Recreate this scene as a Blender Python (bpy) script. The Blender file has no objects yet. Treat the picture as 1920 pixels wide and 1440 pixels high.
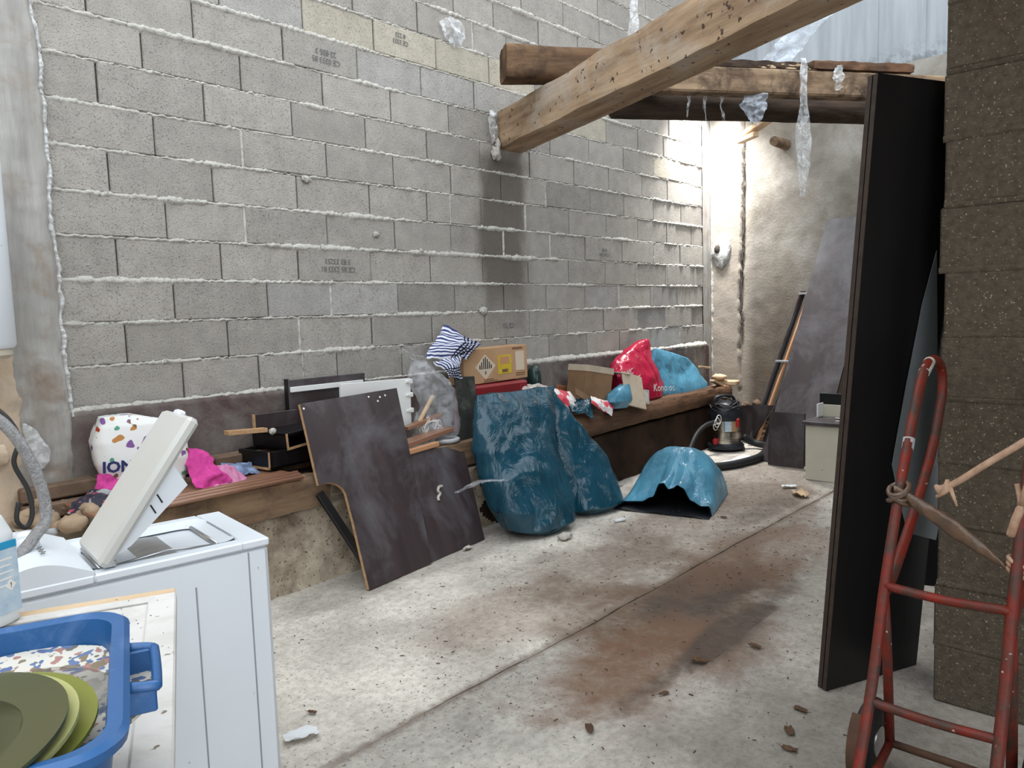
import bpy, bmesh, math, random
from mathutils import Vector, Matrix, noise, Euler
random.seed(7)
D = bpy.data
SC = bpy.context.scene
COL = SC.collection
rad = math.radians

# ------------------------------------------------------------------ camera, sky, light, exposure
def make_camera():
    yaw, pitch, roll = 0.737255, 0.0940873, -0.0307046
    fw = Vector((math.cos(yaw)*math.cos(pitch), math.sin(yaw)*math.cos(pitch), -math.sin(pitch)))
    rt = Vector((math.sin(yaw), -math.cos(yaw), 0)); up = rt.cross(fw)
    r2 = rt*math.cos(roll)+up*math.sin(roll); u2 = -rt*math.sin(roll)+up*math.cos(roll)
    cam = D.cameras.new('camera'); cam.sensor_width = 36; cam.lens = 1420/1920*36; cam.clip_start = .02
    o = D.objects.new('camera', cam); COL.objects.link(o)
    m = Matrix.Identity(4)
    for i in range(3):
        m[i][0] = r2[i]; m[i][1] = u2[i]; m[i][2] = -fw[i]
    m[0][3], m[1][3], m[2][3] = 0, -3.9005, 1.40
    o.matrix_world = m; SC.camera = o
make_camera()
W = D.worlds.new('overcast_sky'); SC.world = W; W.use_nodes = True
bg = W.node_tree.nodes['Background']; bg.inputs['Color'].default_value = (.88, .945, 1.0, 1); bg.inputs['Strength'].default_value = 3.0
vs = SC.view_settings; vs.view_transform = 'Standard'; vs.look = 'None'; vs.gamma = 1.0; vs.use_curve_mapping = False; vs.exposure = 0.0
def area(name, loc, target, sx, sy, power, color=(1, 1, 1)):
    l = D.lights.new(name, 'AREA'); l.shape = 'RECTANGLE'; l.size = sx; l.size_y = sy; l.energy = power; l.color = color
    o = D.objects.new(name, l); COL.objects.link(o); o.location = loc
    o.rotation_euler = (Vector(target)-Vector(loc)).to_track_quat('-Z', 'Y').to_euler(); return o
gap = area('roof_gap_daylight', (7.08, -.20, 3.50), (7.12, -.14, 2.6), .42, .30, 58, (1, .99, .97)); gap.data.spread = rad(105)

# ------------------------------------------------------------------ materials
def ramp(nt, fac, stops):
    r = nt.nodes.new('ShaderNodeValToRGB'); e = r.color_ramp.elements
    while len(e) < len(stops): e.new(.5)
    for el, (p, c) in zip(e, stops):
        el.position = p; el.color = (c[0], c[1], c[2], 1) if not isinstance(c, (int, float)) else (c, c, c, 1)
    nt.links.new(fac, r.inputs['Fac']); return r.outputs['Color']
def mixc(nt, fac, a, b, mode='MIX'):
    m = nt.nodes.new('ShaderNodeMix'); m.data_type = 'RGBA'; m.blend_type = mode
    for inp, v in ((m.inputs[0], fac), (m.inputs[6], a), (m.inputs[7], b)):
        if hasattr(v, 'is_linked'): nt.links.new(v, inp)
        elif isinstance(v, (int, float)): inp.default_value = v
        else: inp.default_value = (v[0], v[1], v[2], 1)
    return m.outputs[2]
def mth(nt, op, a, b=None, c=None, clamp=False):
    m = nt.nodes.new('ShaderNodeMath'); m.operation = op; m.use_clamp = clamp
    for i, v in enumerate((a, b, c)):
        if v is None: continue
        if hasattr(v, 'is_linked'): nt.links.new(v, m.inputs[i])
        else: m.inputs[i].default_value = v
    return m.outputs[0]
def smooth(nt, v, a, b):
    m = nt.nodes.new('ShaderNodeMapRange'); m.interpolation_type = 'SMOOTHSTEP'
    nt.links.new(v, m.inputs[0]); m.inputs[1].default_value = a; m.inputs[2].default_value = b
    return m.outputs[0]
def coords(nt, kind, scale=(1, 1, 1)):
    if kind == 'world': out = nt.nodes.new('ShaderNodeNewGeometry').outputs['Position']
    else: out = nt.nodes.new('ShaderNodeTexCoord').outputs['Object']
    if tuple(scale) != (1, 1, 1):
        mp = nt.nodes.new('ShaderNodeMapping'); mp.inputs['Scale'].default_value = scale
        nt.links.new(out, mp.inputs['Vector']); out = mp.outputs[0]
    return out
def nz(nt, vec, scale, detail=4, rough=.55, dist=0):
    n = nt.nodes.new('ShaderNodeTexNoise'); n.inputs['Scale'].default_value = scale; n.inputs['Detail'].default_value = detail
    n.inputs['Roughness'].default_value = rough; n.inputs['Distortion'].default_value = dist
    nt.links.new(vec, n.inputs['Vector']); return n.outputs['Fac']
def newmat(name):
    m = D.materials.new(name); m.use_nodes = True; nt = m.node_tree
    return m, nt, nt.nodes['Principled BSDF']
def setb(nt, b, h, strength, dist=.01):
    bp = nt.nodes.new('ShaderNodeBump'); bp.inputs['Strength'].default_value = strength; bp.inputs['Distance'].default_value = dist
    nt.links.new(h, bp.inputs['Height']); nt.links.new(bp.outputs[0], b.inputs['Normal'])
def scl(c, f): return tuple(min(1, x*f) for x in c)
def M(name, c1, c2=None, scale=6, rough=.8, bump=.0, bscale=60, metal=0, spec=.3, stretch=(1, 1, 1), kind='world', dirt=None, dirt_amt=.5, dirt_scale=3, speck=None, speck_scale=150, speck_th=.68, coat=0, alpha=1, sss=0):
    m, nt, b = newmat(name)
    v = coords(nt, kind, stretch); v1 = coords(nt, kind)
    c2 = c2 or scl(c1, .75)
    col = ramp(nt, nz(nt, v, scale, 5, .6), [(.3, c2), (.68, c1)])
    if dirt:
        f = ramp(nt, nz(nt, v1, dirt_scale, 6, .65, .4), [(1-dirt_amt-.12, 0), (1-dirt_amt+.12, 1)])
        col = mixc(nt, f, col, dirt)
    if speck:
        f = ramp(nt, nz(nt, v1, speck_scale, 2, .5), [(speck_th-.02, 0), (speck_th+.02, 1)])
        col = mixc(nt, f, col, speck)
    nt.links.new(col, b.inputs['Base Color'])
    b.inputs['Roughness'].default_value = rough; b.inputs['Metallic'].default_value = metal
    b.inputs['Specular IOR Level'].default_value = spec; b.inputs['Coat Weight'].default_value = coat; b.inputs['Alpha'].default_value = alpha
    if bump: setb(nt, b, nz(nt, v, bscale, 5, .6), bump)
    return m
def plain(name, c, rough=.5, metal=0, spec=.4, alpha=1):
    return M(name, c, scl(c, .93), 4, rough, 0, metal=metal, spec=spec, alpha=alpha)

def mat_block(name='concrete_block'):
    m, nt, b = newmat(name); v = coords(nt, 'world')
    oi = nt.nodes.new('ShaderNodeObjectInfo').outputs['Color']
    col = mixc(nt, 1, oi, ramp(nt, nz(nt, v, 9, 5), [(.3, (.86, .85, .83)), (.7, (1.08, 1.07, 1.05))]), 'MULTIPLY')
    pits = ramp(nt, nz(nt, v, 130, 3, .6), [(.34, .52), (.44, 1)])
    col = mixc(nt, 1, col, pits, 'MULTIPLY')
    lite = ramp(nt, nz(nt, coords(nt, 'world', (1, 1, 1.3)), 95, 2), [(.70, 0), (.76, .35)])
    col = mixc(nt, lite, col, (.62, .6, .56))
    # damp stain with the beam's soft shadow painted in, running down below its end
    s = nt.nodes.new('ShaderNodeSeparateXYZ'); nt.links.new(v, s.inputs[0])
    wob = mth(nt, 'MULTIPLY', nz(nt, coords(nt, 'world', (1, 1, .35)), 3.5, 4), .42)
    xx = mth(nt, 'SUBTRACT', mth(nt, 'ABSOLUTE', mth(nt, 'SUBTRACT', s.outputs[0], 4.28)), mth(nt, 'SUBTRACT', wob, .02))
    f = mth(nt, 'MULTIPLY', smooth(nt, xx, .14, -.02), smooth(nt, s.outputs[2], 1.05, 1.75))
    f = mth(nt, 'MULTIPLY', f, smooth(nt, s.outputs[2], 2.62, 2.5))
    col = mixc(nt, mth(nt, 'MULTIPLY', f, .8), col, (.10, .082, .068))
    nt.links.new(col, b.inputs['Base Color']); b.inputs['Roughness'].default_value = .95; b.inputs['Specular IOR Level'].default_value = .15
    setb(nt, b, nz(nt, v, 110, 4, .7), .9, .008); return m

def mat_floor(name, base, stain=1.0, grit=(.2, .16, .13)):
    m, nt, b = newmat(name); v = coords(nt, 'world')
    col = ramp(nt, nz(nt, v, 2.2, 6, .6), [(.28, scl(base, .62)), (.55, base), (.75, scl(base, 1.2))])
    col = mixc(nt, .8, col, ramp(nt, nz(nt, v, 28, 5, .7), [(.3, (.62, .60, .57)), (.6, (1.04, 1.03, 1.02))]), 'MULTIPLY')
    s = nt.nodes.new('ShaderNodeSeparateXYZ'); nt.links.new(v, s.inputs[0]); X, Y = s.outputs[0], s.outputs[1]
    n1 = nz(nt, v, 1.6, 6, .62, .5)
    def blob(cx, cy, rx, ry, th=.0, amt=1.0):
        dx = mth(nt, 'DIVIDE', mth(nt, 'SUBTRACT', X, cx), rx); dy = mth(nt, 'DIVIDE', mth(nt, 'SUBTRACT', Y, cy), ry)
        d = mth(nt, 'SQRT', mth(nt, 'ADD', mth(nt, 'MULTIPLY', dx, dx), mth(nt, 'MULTIPLY', dy, dy)))
        d = mth(nt, 'ADD', d, mth(nt, 'MULTIPLY', mth(nt, 'SUBTRACT', n1, .5), 1.6))
        return mth(nt, 'MULTIPLY', smooth(nt, d, 1.1, .55), amt)
    n2 = nz(nt, v, 16, 8, .72, .6)
    fine = mth(nt, 'ADD', .30, mth(nt, 'MULTIPLY', n2, 1.35))
    red = (.175, .095, .055); brn = (.145, .095, .062); gry = (.070, .052, .040)
    for (cx, cy, rx, ry, amt, c) in ((3.05, -2.2, 1.15, .50, .95, brn), (3.35, -2.15, .6, .26, .9, gry), (2.45, -2.3, .6, .34, .8, red), (2.9, -2.45, .9, .10, .8, gry), (4.4, -1.6, 1.5, .6, .7, brn), (2.6, -1.6, .7, .4, .5, red), (3.3, -1.5, .7, .45, .6, brn), (5.8, -1.3, 1.6, .7, .7, brn), (4.0, -2.1, .9, .35, .6, red), (3.0, -.7, 1.8, .22, .45, gry), (2.3, -3.1, .5, .5, .45, gry), (4.8, -1.75, .6, .15, .5, gry)):
        col = mixc(nt, mth(nt, 'MULTIPLY', mth(nt, 'MULTIPLY', blob(cx, cy, rx, ry, 0, amt), stain), fine, clamp=True), col, c)
    # seep along the joint
    j = smooth(nt, mth(nt, 'ADD', mth(nt, 'ABSOLUTE', mth(nt, 'ADD', Y, 1.93)), mth(nt, 'MULTIPLY', mth(nt, 'SUBTRACT', n2, .5), .10)), .045, .0)
    col = mixc(nt, mth(nt, 'MULTIPLY', j, .65), col, (.14, .095, .065))
    sp = ramp(nt, nz(nt, v, 70, 3, .6), [(.60, 0), (.66, .9)]); pat = ramp(nt, nz(nt, v, 1.3, 4), [(.36, .12), (.58, 1)])
    col = mixc(nt, mth(nt, 'MULTIPLY', sp, pat), col, grit)
    nt.links.new(col, b.inputs['Base Color'])
    r = ramp(nt, n1, [(.35, .55), (.65, .85)]); nt.links.new(r, b.inputs['Roughness'])
    b.inputs['Specular IOR Level'].default_value = .3
    setb(nt, b, nz(nt, v, 60, 6, .75), .6, .008); return m

def mat_plaster():
    m, nt, b = newmat('old_plaster'); v = coords(nt, 'world')
    col = ramp(nt, nz(nt, v, 2.4, 7, .65, .3), [(.25, (.14, .12, .098)), (.5, (.25, .23, .20)), (.72, (.36, .342, .31))])
    s = nt.nodes.new('ShaderNodeSeparateXYZ'); nt.links.new(v, s.inputs[0])
    low = smooth(nt, mth(nt, 'ADD', s.outputs[2], mth(nt, 'MULTIPLY', nz(nt, v, 1.7, 5), 1.4)), 2.9, 1.3)
    col = mixc(nt, mth(nt, 'MULTIPLY', low, .8), col, (.12, .092, .065))
    rs = ramp(nt, nz(nt, v, 5, 5, .6, .6), [(.66, 0), (.74, .6)]); rz = smooth(nt, s.outputs[2], 1.5, .9)
    col = mixc(nt, mth(nt, 'MULTIPLY', rs, rz), col, (.25, .12, .06))
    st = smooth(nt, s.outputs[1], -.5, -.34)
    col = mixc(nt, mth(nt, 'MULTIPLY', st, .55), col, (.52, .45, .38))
    nt.links.new(col, b.inputs['Base Color']); b.inputs['Roughness'].default_value = .95; b.inputs['Specular IOR Level'].default_value = .15
    setb(nt, b, nz(nt, v, 40, 8, .7), .5, .012); return m

def mat_film(name, tint=(.9, .92, .95), alpha=.25, rough=.2):
    m, nt, b = newmat(name); v = coords(nt, 'world')
    f = ramp(nt, nz(nt, v, 18, 4, .6, 1), [(.4, alpha*.5), (.66, min(1, alpha*2.2))])
    lw = nt.nodes.new('ShaderNodeLayerWeight'); lw.inputs[0].default_value = .35
    f = mth(nt, 'ADD', mth(nt, 'MULTIPLY', f, .7), mth(nt, 'MULTIPLY', mth(nt, 'POWER', lw.outputs['Facing'], 2.0), alpha*1.6), clamp=True)
    b.inputs['Base Color'].default_value = (*tint, 1); b.inputs['Roughness'].default_value = rough; b.inputs['Specular IOR Level'].default_value = .7
    nt.links.new(f, b.inputs['Alpha']); setb(nt, b, nz(nt, v, 22, 2), .3, .015); return m

def mat_bag(name, c, rough=.28, trans=.15):
    m, nt, b = newmat(name); v = coords(nt, 'world')
    col = ramp(nt, nz(nt, v, 5, 4), [(.3, scl(c, .75)), (.7, scl(c, 1.15))])
    nt.links.new(col, b.inputs['Base Color']); b.inputs['Roughness'].default_value = rough; b.inputs['Specular IOR Level'].default_value = .55
    vo = nt.nodes.new('ShaderNodeTexVoronoi'); vo.feature = 'DISTANCE_TO_EDGE'; vo.inputs['Scale'].default_value = 5
    mp = nt.nodes.new('ShaderNodeMapping'); mp.inputs['Scale'].default_value = (1, 1, .55); nt.links.new(v, mp.inputs[0])
    nt.links.new(mp.outputs[0], vo.inputs['Vector'])
    h = mth(nt, 'ADD', mth(nt, 'MULTIPLY', smooth(nt, vo.outputs['Distance'], 0, .25), .5), nz(nt, coords(nt, 'world', (1, 1, .5)), 8, 4, .55, 1.4))
    setb(nt, b, h, .8, .024)
    if trans:
        t = nt.nodes.new('ShaderNodeBsdfTranslucent'); nt.links.new(col, t.inputs[0]); mx = nt.nodes.new('ShaderNodeMixShader'); mx.inputs[0].default_value = trans
        nt.links.new(b.outputs[0], mx.inputs[1]); nt.links.new(t.outputs[0], mx.inputs[2]); nt.links.new(mx.outputs[0], nt.nodes['Material Output'].inputs[0])
    return m

def mat_stripe(name, a, c, scale, axis=(1, 0, 0), width=.5, dist=.0, cross=False):
    """stripes across the object's UV layer"""
    m, nt, b = newmat(name); uv = nt.nodes.new('ShaderNodeUVMap').outputs[0]
    s = nt.nodes.new('ShaderNodeSeparateXYZ'); nt.links.new(uv, s.inputs[0])
    f = mth(nt, 'GREATER_THAN', mth(nt, 'FRACT', mth(nt, 'MULTIPLY', s.outputs[0], scale)), width)
    col = mixc(nt, f, a, c)
    if cross:
        g = mth(nt, 'GREATER_THAN', mth(nt, 'FRACT', mth(nt, 'MULTIPLY', s.outputs[1], scale*.8)), .55)
        half = mth(nt, 'GREATER_THAN', s.outputs[1], .52)
        col = mixc(nt, mth(nt, 'MULTIPLY', g, half), col, (.012, .014, .03))
    nt.links.new(col, b.inputs['Base Color']); b.inputs['Roughness'].default_value = .9; b.inputs['Specular IOR Level'].default_value = .1
    return m

def mat_cells(name, base, cols, scale=30, keep=.5, kind='world'):
    """loose printed blobs of several colours on a base"""
    m, nt, b = newmat(name); v = coords(nt, kind); col = None; cur = base
    for i, c in enumerate(cols):
        mp = nt.nodes.new('ShaderNodeMapping'); mp.inputs['Location'].default_value = (i*3.7, i*1.9, i*5.3); nt.links.new(v, mp.inputs[0])
        f = ramp(nt, nz(nt, mp.outputs[0], scale, 1, .4), [(keep+.13, 0), (keep+.145, 1)])
        cur = mixc(nt, f, cur, c)
    nt.links.new(cur, b.inputs['Base Color']); b.inputs['Roughness'].default_value = .6; b.inputs['Specular IOR Level'].default_value = .3
    return m

MT = {}
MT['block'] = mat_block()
MT['mortar'] = M('mortar', (.56, .535, .49), (.40, .38, .34), 12, .95, .9, 70, spec=.1, speck=(.25, .23, .2), speck_scale=60, speck_th=.66)
MT['mortar_white'] = M('white_mortar', (.68, .68, .67), (.46, .45, .43), 14, .95, 1, 60, spec=.1)
MT['joint_dark'] = M('joint_backing', (.085, .07, .058), (.045, .038, .032), 12, .95, .3, 60)  # dark fill behind open joints, cracks and holes
MT['plinth'] = M('plinth_concrete', (.25, .225, .20), (.14, .122, .108), 3, .9, .5, 40, dirt=(.088, .058, .056), dirt_amt=.5, dirt_scale=2.2, spec=.2)
MT['post'] = M('formwork_concrete', (.40, .385, .36), (.25, .235, .215), 14, .92, .8, 40, stretch=(1, 1, .12), dirt=(.26, .20, .155), dirt_amt=.36, dirt_scale=5, spec=.15)
MT['plaster'] = mat_plaster()
MT['beige'] = M('beige_render', (.60, .47, .35), (.45, .35, .25), 4, .9, .4, 40, dirt=(.35, .30, .25), dirt_amt=.35, dirt_scale=5)
MT['floor_a'] = mat_floor('floor_slab', (.69, .645, .575), .85)
MT['floor_b'] = mat_floor('floor_channel', (.52, .49, .44), 1.0, (.12, .10, .085))
MT['floor_c'] = mat_floor('floor_grey', (.46, .42, .37), .8, (.16, .145, .13))
MT['rough_block'] = M('rough_block', (.128, .103, .075), (.075, .061, .044), 40, .95, 1, 90, spec=.1, speck=(.36, .32, .25), speck_scale=130, speck_th=.68, dirt=(.075, .065, .05), dirt_amt=.34, dirt_scale=1.6)
MT['ledge'] = M('ledge_render', (.52, .445, .345), (.33, .27, .20), 7, .95, .9, 26, spec=.1, dirt=(.12, .082, .055), dirt_amt=.42, dirt_scale=3.4, speck=(.12, .085, .06), speck_scale=70, speck_th=.66)
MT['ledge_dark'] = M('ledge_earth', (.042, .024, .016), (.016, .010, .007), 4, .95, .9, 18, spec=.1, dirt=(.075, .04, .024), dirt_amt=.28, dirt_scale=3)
MT['timber'] = M('beam_timber', (.47, .335, .215), (.20, .128, .078), 10, .85, .8, 24, stretch=(1, .16, 1), kind='object', spec=.2, dirt=(.42, .38, .33), dirt_amt=.36, dirt_scale=2.2, speck=(.07, .045, .03), speck_scale=26, speck_th=.68)
MT['old_wood'] = M('weathered_wood', (.30, .20, .125), (.12, .075, .045), 12, .9, .8, 26, stretch=(.15, 1, 1), spec=.15, dirt=(.09, .06, .042), dirt_amt=.42, dirt_scale=5)
MT['stub_wood'] = M('stub_wood', (.19, .115, .065), (.065, .038, .024), 9, .9, .9, 26, stretch=(.15, 1, 1), kind='object', spec=.15, dirt=(.035, .024, .018), dirt_amt=.42, dirt_scale=6)
MT['old_wood_o'] = M('weathered_log', (.38, .27, .175), (.15, .095, .058), 12, .9, .8, 26, stretch=(.15, 1, 1), kind='object', spec=.15, dirt=(.06, .04, .028), dirt_amt=.46, dirt_scale=7)
MT['dark_log'] = M('rotten_log', (.085, .058, .042), (.03, .022, .018), 14, .95, .9, 30, stretch=(.2, 1, 1), kind='object', spec=.1)
MT['ledge_log'] = M('ledge_log_wood', (.17, .088, .048), (.055, .030, .019), 9, .85, .8, 24, stretch=(.12, 1, 1), spec=.2, dirt=(.05, .033, .024), dirt_amt=.35, dirt_scale=4)
MT['pale_wood'] = M('pale_wood', (.62, .46, .30), (.45, .31, .19), 12, .8, .3, 30, stretch=(.2, 1, 1))
MT['chip'] = M('chipboard', (.50, .32, .17), (.34, .20, .10), 60, .9, .3, 120, spec=.2)
MT['wenge'] = M('wenge_laminate', (.056, .039, .040), (.027, .019, .021), 10, .36, .05, 60, stretch=(1, 1, .06), kind='object', spec=.6, dirt=(.135, .130, .140), dirt_amt=.42, dirt_scale=1.7, speck=(.4, .38, .36), speck_scale=28, speck_th=.80)  # cloudy grey is dust plus a sheen painted into the colour
MT['wenge_black'] = M('black_laminate', (.009, .008, .0085), (.006, .0055, .006), 10, .34, .05, 60, stretch=(1, 1, .06), kind='object', spec=.35)
MT['wenge_edge'] = M('dark_edge_banding', (.052, .036, .028), (.03, .021, .017), 30, .5, .05, 60, kind='object')
MT['brown_lam'] = M('brown_laminate', (.30, .155, .095), (.21, .10, .06), 10, .28, .05, 60, stretch=(.1, 1, 1), spec=.6)
MT['enamel'] = M('white_enamel', (.73, .77, .815), (.70, .74, .785), 3, .28, 0, spec=.5, speck=(.42, .38, .34), speck_scale=55, speck_th=.76)
MT['enamel_lid'] = M('ivory_plastic', (.575, .57, .535), (.55, .545, .51), 3, .35, 0, spec=.45)
MT['groove'] = plain('panel_groove', (.30, .31, .32), .6)
MT['steel'] = M('brushed_steel', (.55, .55, .55), (.42, .42, .42), 20, .3, 0, metal=1)
MT['vac_steel'] = M('vacuum_steel', (.62, .58, .50), (.45, .42, .36), 12, .22, 0, metal=1)
MT['white_pvc'] = M('dusty_white_board', (.66, .64, .61), (.58, .56, .53), 5, .5, .1, 60, speck=(.18, .14, .10), speck_scale=42, speck_th=.73, dirt=(.48, .45, .41), dirt_amt=.4, dirt_scale=6)
MT['white'] = plain('white_melamine', (.74, .74, .72), .4)
MT['cream'] = M('cream_laminate', (.56, .52, .42), (.50, .465, .37), 4, .5, 0, speck=(.22, .19, .14), speck_scale=30, speck_th=.76)
MT['blue_tub'] = M('blue_plastic', (.020, .105, .285), (.015, .085, .24), 4, .38, .05, 90, spec=.5, dirt=(.10, .20, .42), dirt_amt=.32, dirt_scale=14)
MT['green_ceramic'] = M('olive_ceramic', (.185, .20, .028), (.15, .165, .022), 3, .3, 0, spec=.5, speck=(.08, .08, .02), speck_scale=60, speck_th=.74)
MT['green_rim'] = plain('olive_rim', (.40, .40, .16), .3)
MT['green_dark'] = M('dark_olive_ceramic', (.055, .062, .022), (.04, .046, .017), 3, .3, 0, spec=.5)
MT['china'] = M('dusty_china', (.62, .58, .51), (.56, .52, .45), 5, .35, 0, spec=.5, speck=(.22, .13, .07), speck_scale=50, speck_th=.69, dirt=(.38, .29, .21), dirt_amt=.34, dirt_scale=18)
MT['china_rim'] = mat_cells('flowered_china', (.60, .57, .50), [(.10, .14, .28), (.36, .19, .16), (.16, .14, .11), (.22, .17, .11), (.12, .17, .30)], 62, .50)
MT['jug'] = M('milky_plastic', (.76, .78, .79), (.72, .74, .75), 3, .35, 0, spec=.4)
MT['label_blue'] = M('blue_label', (.34, .46, .58), (.55, .62, .66), 40, .5, 0)
MT['label_band'] = plain('cyan_band', (.02, .28, .50), .5)
MT['bag_blue'] = mat_bag('blue_refuse_bag', (.008, .058, .092), .22, .06)
MT['bag_sky'] = mat_bag('sky_blue_refuse_bag', (.11, .34, .49), .22, .22)
MT['bag_in'] = plain('black_bag_inside', (.006, .008, .012), .6)
MT['bag_black'] = mat_bag('black_film', (.02, .02, .03), .2, 0)
MT['bag_red'] = mat_bag('red_carrier', (.52, .010, .055), .20, .12)
MT['print_white'] = plain('white_print', (.75, .72, .68), .6)
MT['film'] = mat_film('clear_film', (.80, .82, .86), .17, .08)
MT['film_white'] = mat_film('milky_film', (.70, .71, .72), .55, .45)
MT['film_grey'] = mat_film('grey_film', (.40, .44, .50), .72, .3)
MT['cobweb'] = mat_film('cobweb', (.7, .7, .7), .22, .8)
MT['card'] = M('cardboard', (.46, .28, .155), (.39, .235, .125), 5, .85, .1, 80)
MT['card_dark'] = M('damp_cardboard', (.26, .15, .08), (.17, .10, .055), 6, .9, .2, 60)
MT['card_pale'] = M('pale_cardboard', (.52, .43, .33), (.42, .34, .25), 6, .9, .3, 40, dirt=(.28, .21, .15), dirt_amt=.3, dirt_scale=12)
MT['yellow'] = M('yellow_sticker', (.60, .42, .04), (.50, .34, .03), 30, .6)
MT['paper_tan'] = plain('tan_paper', (.60, .49, .37), .8)
MT['ink'] = plain('black_ink', (.02, .02, .022), .7)
MT['ink_soft'] = plain('faded_stamp', (.13, .125, .12), .9)
MT['brown_ink'] = plain('brown_ink', (.16, .085, .045), .8)
MT['navy'] = plain('navy_ink', (.012, .022, .11), .6)
MT['blue_ink'] = plain('blue_ink', (.05, .24, .48), .6)
MT['red_case'] = M('red_plastic', (.26, .022, .026), (.20, .016, .02), 5, .45, .1, 60)
MT['black_board'] = M('mouldy_black_board', (.042, .044, .038), (.018, .019, .017), 9, .75, .4, 30, dirt=(.10, .10, .085), dirt_amt=.35, dirt_scale=8)
MT['stripe'] = mat_stripe('striped_cotton', (.66, .67, .72), (.045, .055, .16), 11, cross=True)
MT['paperbag'] = mat_cells('printed_paper', (.74, .73, .71), [(.42, .05, .02), (.10, .30, .20), (.45, .20, .05), (.20, .09, .28), (.18, .09, .05)], 17, .55)
MT['pink'] = M('pink_cotton', (.66, .075, .32), (.42, .04, .20), 20, .9, .3, 60, spec=.1)
MT['pink_pale'] = M('pale_pink_cotton', (.66, .28, .44), (.44, .15, .28), 16, .9, .3, 60, spec=.1)
MT['denim'] = M('pale_denim', (.30, .38, .54), (.08, .11, .20), 18, .9, .3, 60, spec=.1)
MT['floral'] = mat_cells('floral_print', (.025, .025, .04), [(.42, .06, .10), (.30, .28, .30), (.35, .10, .05)], 45, .52)
MT['stone'] = M('fieldstone', (.42, .31, .21), (.27, .19, .125), 9, .9, .4, 30, spec=.2)
MT['stone_grey'] = M('grey_stone', (.42, .42, .43), (.30, .30, .31), 9, .9, .3, 30, spec=.2)
MT['clay'] = M('clay_brick', (.22, .15, .105), (.13, .085, .06), 8, .95, .6, 40, spec=.1)
MT['hose'] = M('braided_hose', (.42, .41, .41), (.24, .235, .235), 90, .4, .8, 180, metal=.5)
MT['grey_hose'] = M('grey_hose', (.20, .20, .21), (.14, .14, .15), 20, .5)
MT['cable'] = plain('black_cable', (.03, .028, .028), .5)
MT['rubber'] = M('black_rubber', (.020, .020, .022), (.012, .012, .014), 10, .55, .2, 60)
MT['vac_black'] = M('vacuum_black_plastic', (.022, .026, .034), (.014, .016, .022), 10, .35, 0)
MT['red_plastic'] = plain('red_clip', (.42, .018, .022), .4)
MT['paint'] = M('chipped_red_paint', (.22, .020, .009), (.14, .014, .007), 14, .5, .3, 40, spec=.3, dirt=(.055, .030, .021), dirt_amt=.50, dirt_scale=12, speck=(.45, .36, .30), speck_scale=42, speck_th=.735)
MT['rust'] = M('rusty_steel', (.10, .05, .03), (.055, .03, .02), 14, .8, .3, 40)
MT['straw'] = M('dry_stalk', (.50, .33, .23), (.32, .19, .12), 30, .85, .4, 60)
MT['brown_strip'] = M('brown_packing_strip', (.15, .085, .05), (.07, .045, .03), 14, .35, .4, 40, spec=.6)
MT['leaf'] = M('dead_leaf', (.115, .062, .032), (.06, .032, .02), 30, .85, .2, 60)
MT['paper'] = plain('scrap_paper', (.72, .73, .74), .8)
MT['foam'] = M('dirty_foam', (.56, .53, .48), (.34, .31, .27), 30, .9, .6, 60)
MT['redwhite'] = mat_cells('red_white_packaging', (.74, .68, .66), [(.60, .06, .09), (.55, .05, .08)], 9, .40)
MT['white_cloth'] = M('soiled_cloth', (.62, .57, .52), (.30, .26, .23), 22, .9, .4, 60)
MT['terracotta'] = plain('terracotta', (.30, .11, .05), .8)
MT['bottle_green'] = plain('green_bottle', (.02, .045, .04), .25)
MT['light_wedge_grey'] = M('painted_light_grey', (.17, .185, .19), (.12, .13, .135), 3, .35, .05, 60, spec=.5)  # grey for the wedge of light painted on the tall board
MT['copper'] = plain('orange_wood_strip', (.50, .255, .13), .6)
def mat_sheet():
    m, nt, b = newmat('fibre_cement_sheet'); v = coords(nt, 'world')
    col = ramp(nt, nz(nt, coords(nt, 'world', (1, 1, .08)), 14, 5), [(.3, (.25, .275, .30)), (.7, (.35, .375, .40))])
    s = nt.nodes.new('ShaderNodeSeparateXYZ'); nt.links.new(v, s.inputs[0])
    f = mth(nt, 'MULTIPLY', ramp(nt, nz(nt, v, 12, 6, .7), [(.47, 0), (.56, 1)]), smooth(nt, s.outputs[2], 3.75, 3.42))
    col = mixc(nt, mth(nt, 'MULTIPLY', f, .75), col, (.06, .065, .07))
    nt.links.new(col, b.inputs['Base Color']); b.inputs['Roughness'].default_value = .7; return m
MT['sheet'] = mat_sheet()

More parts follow.
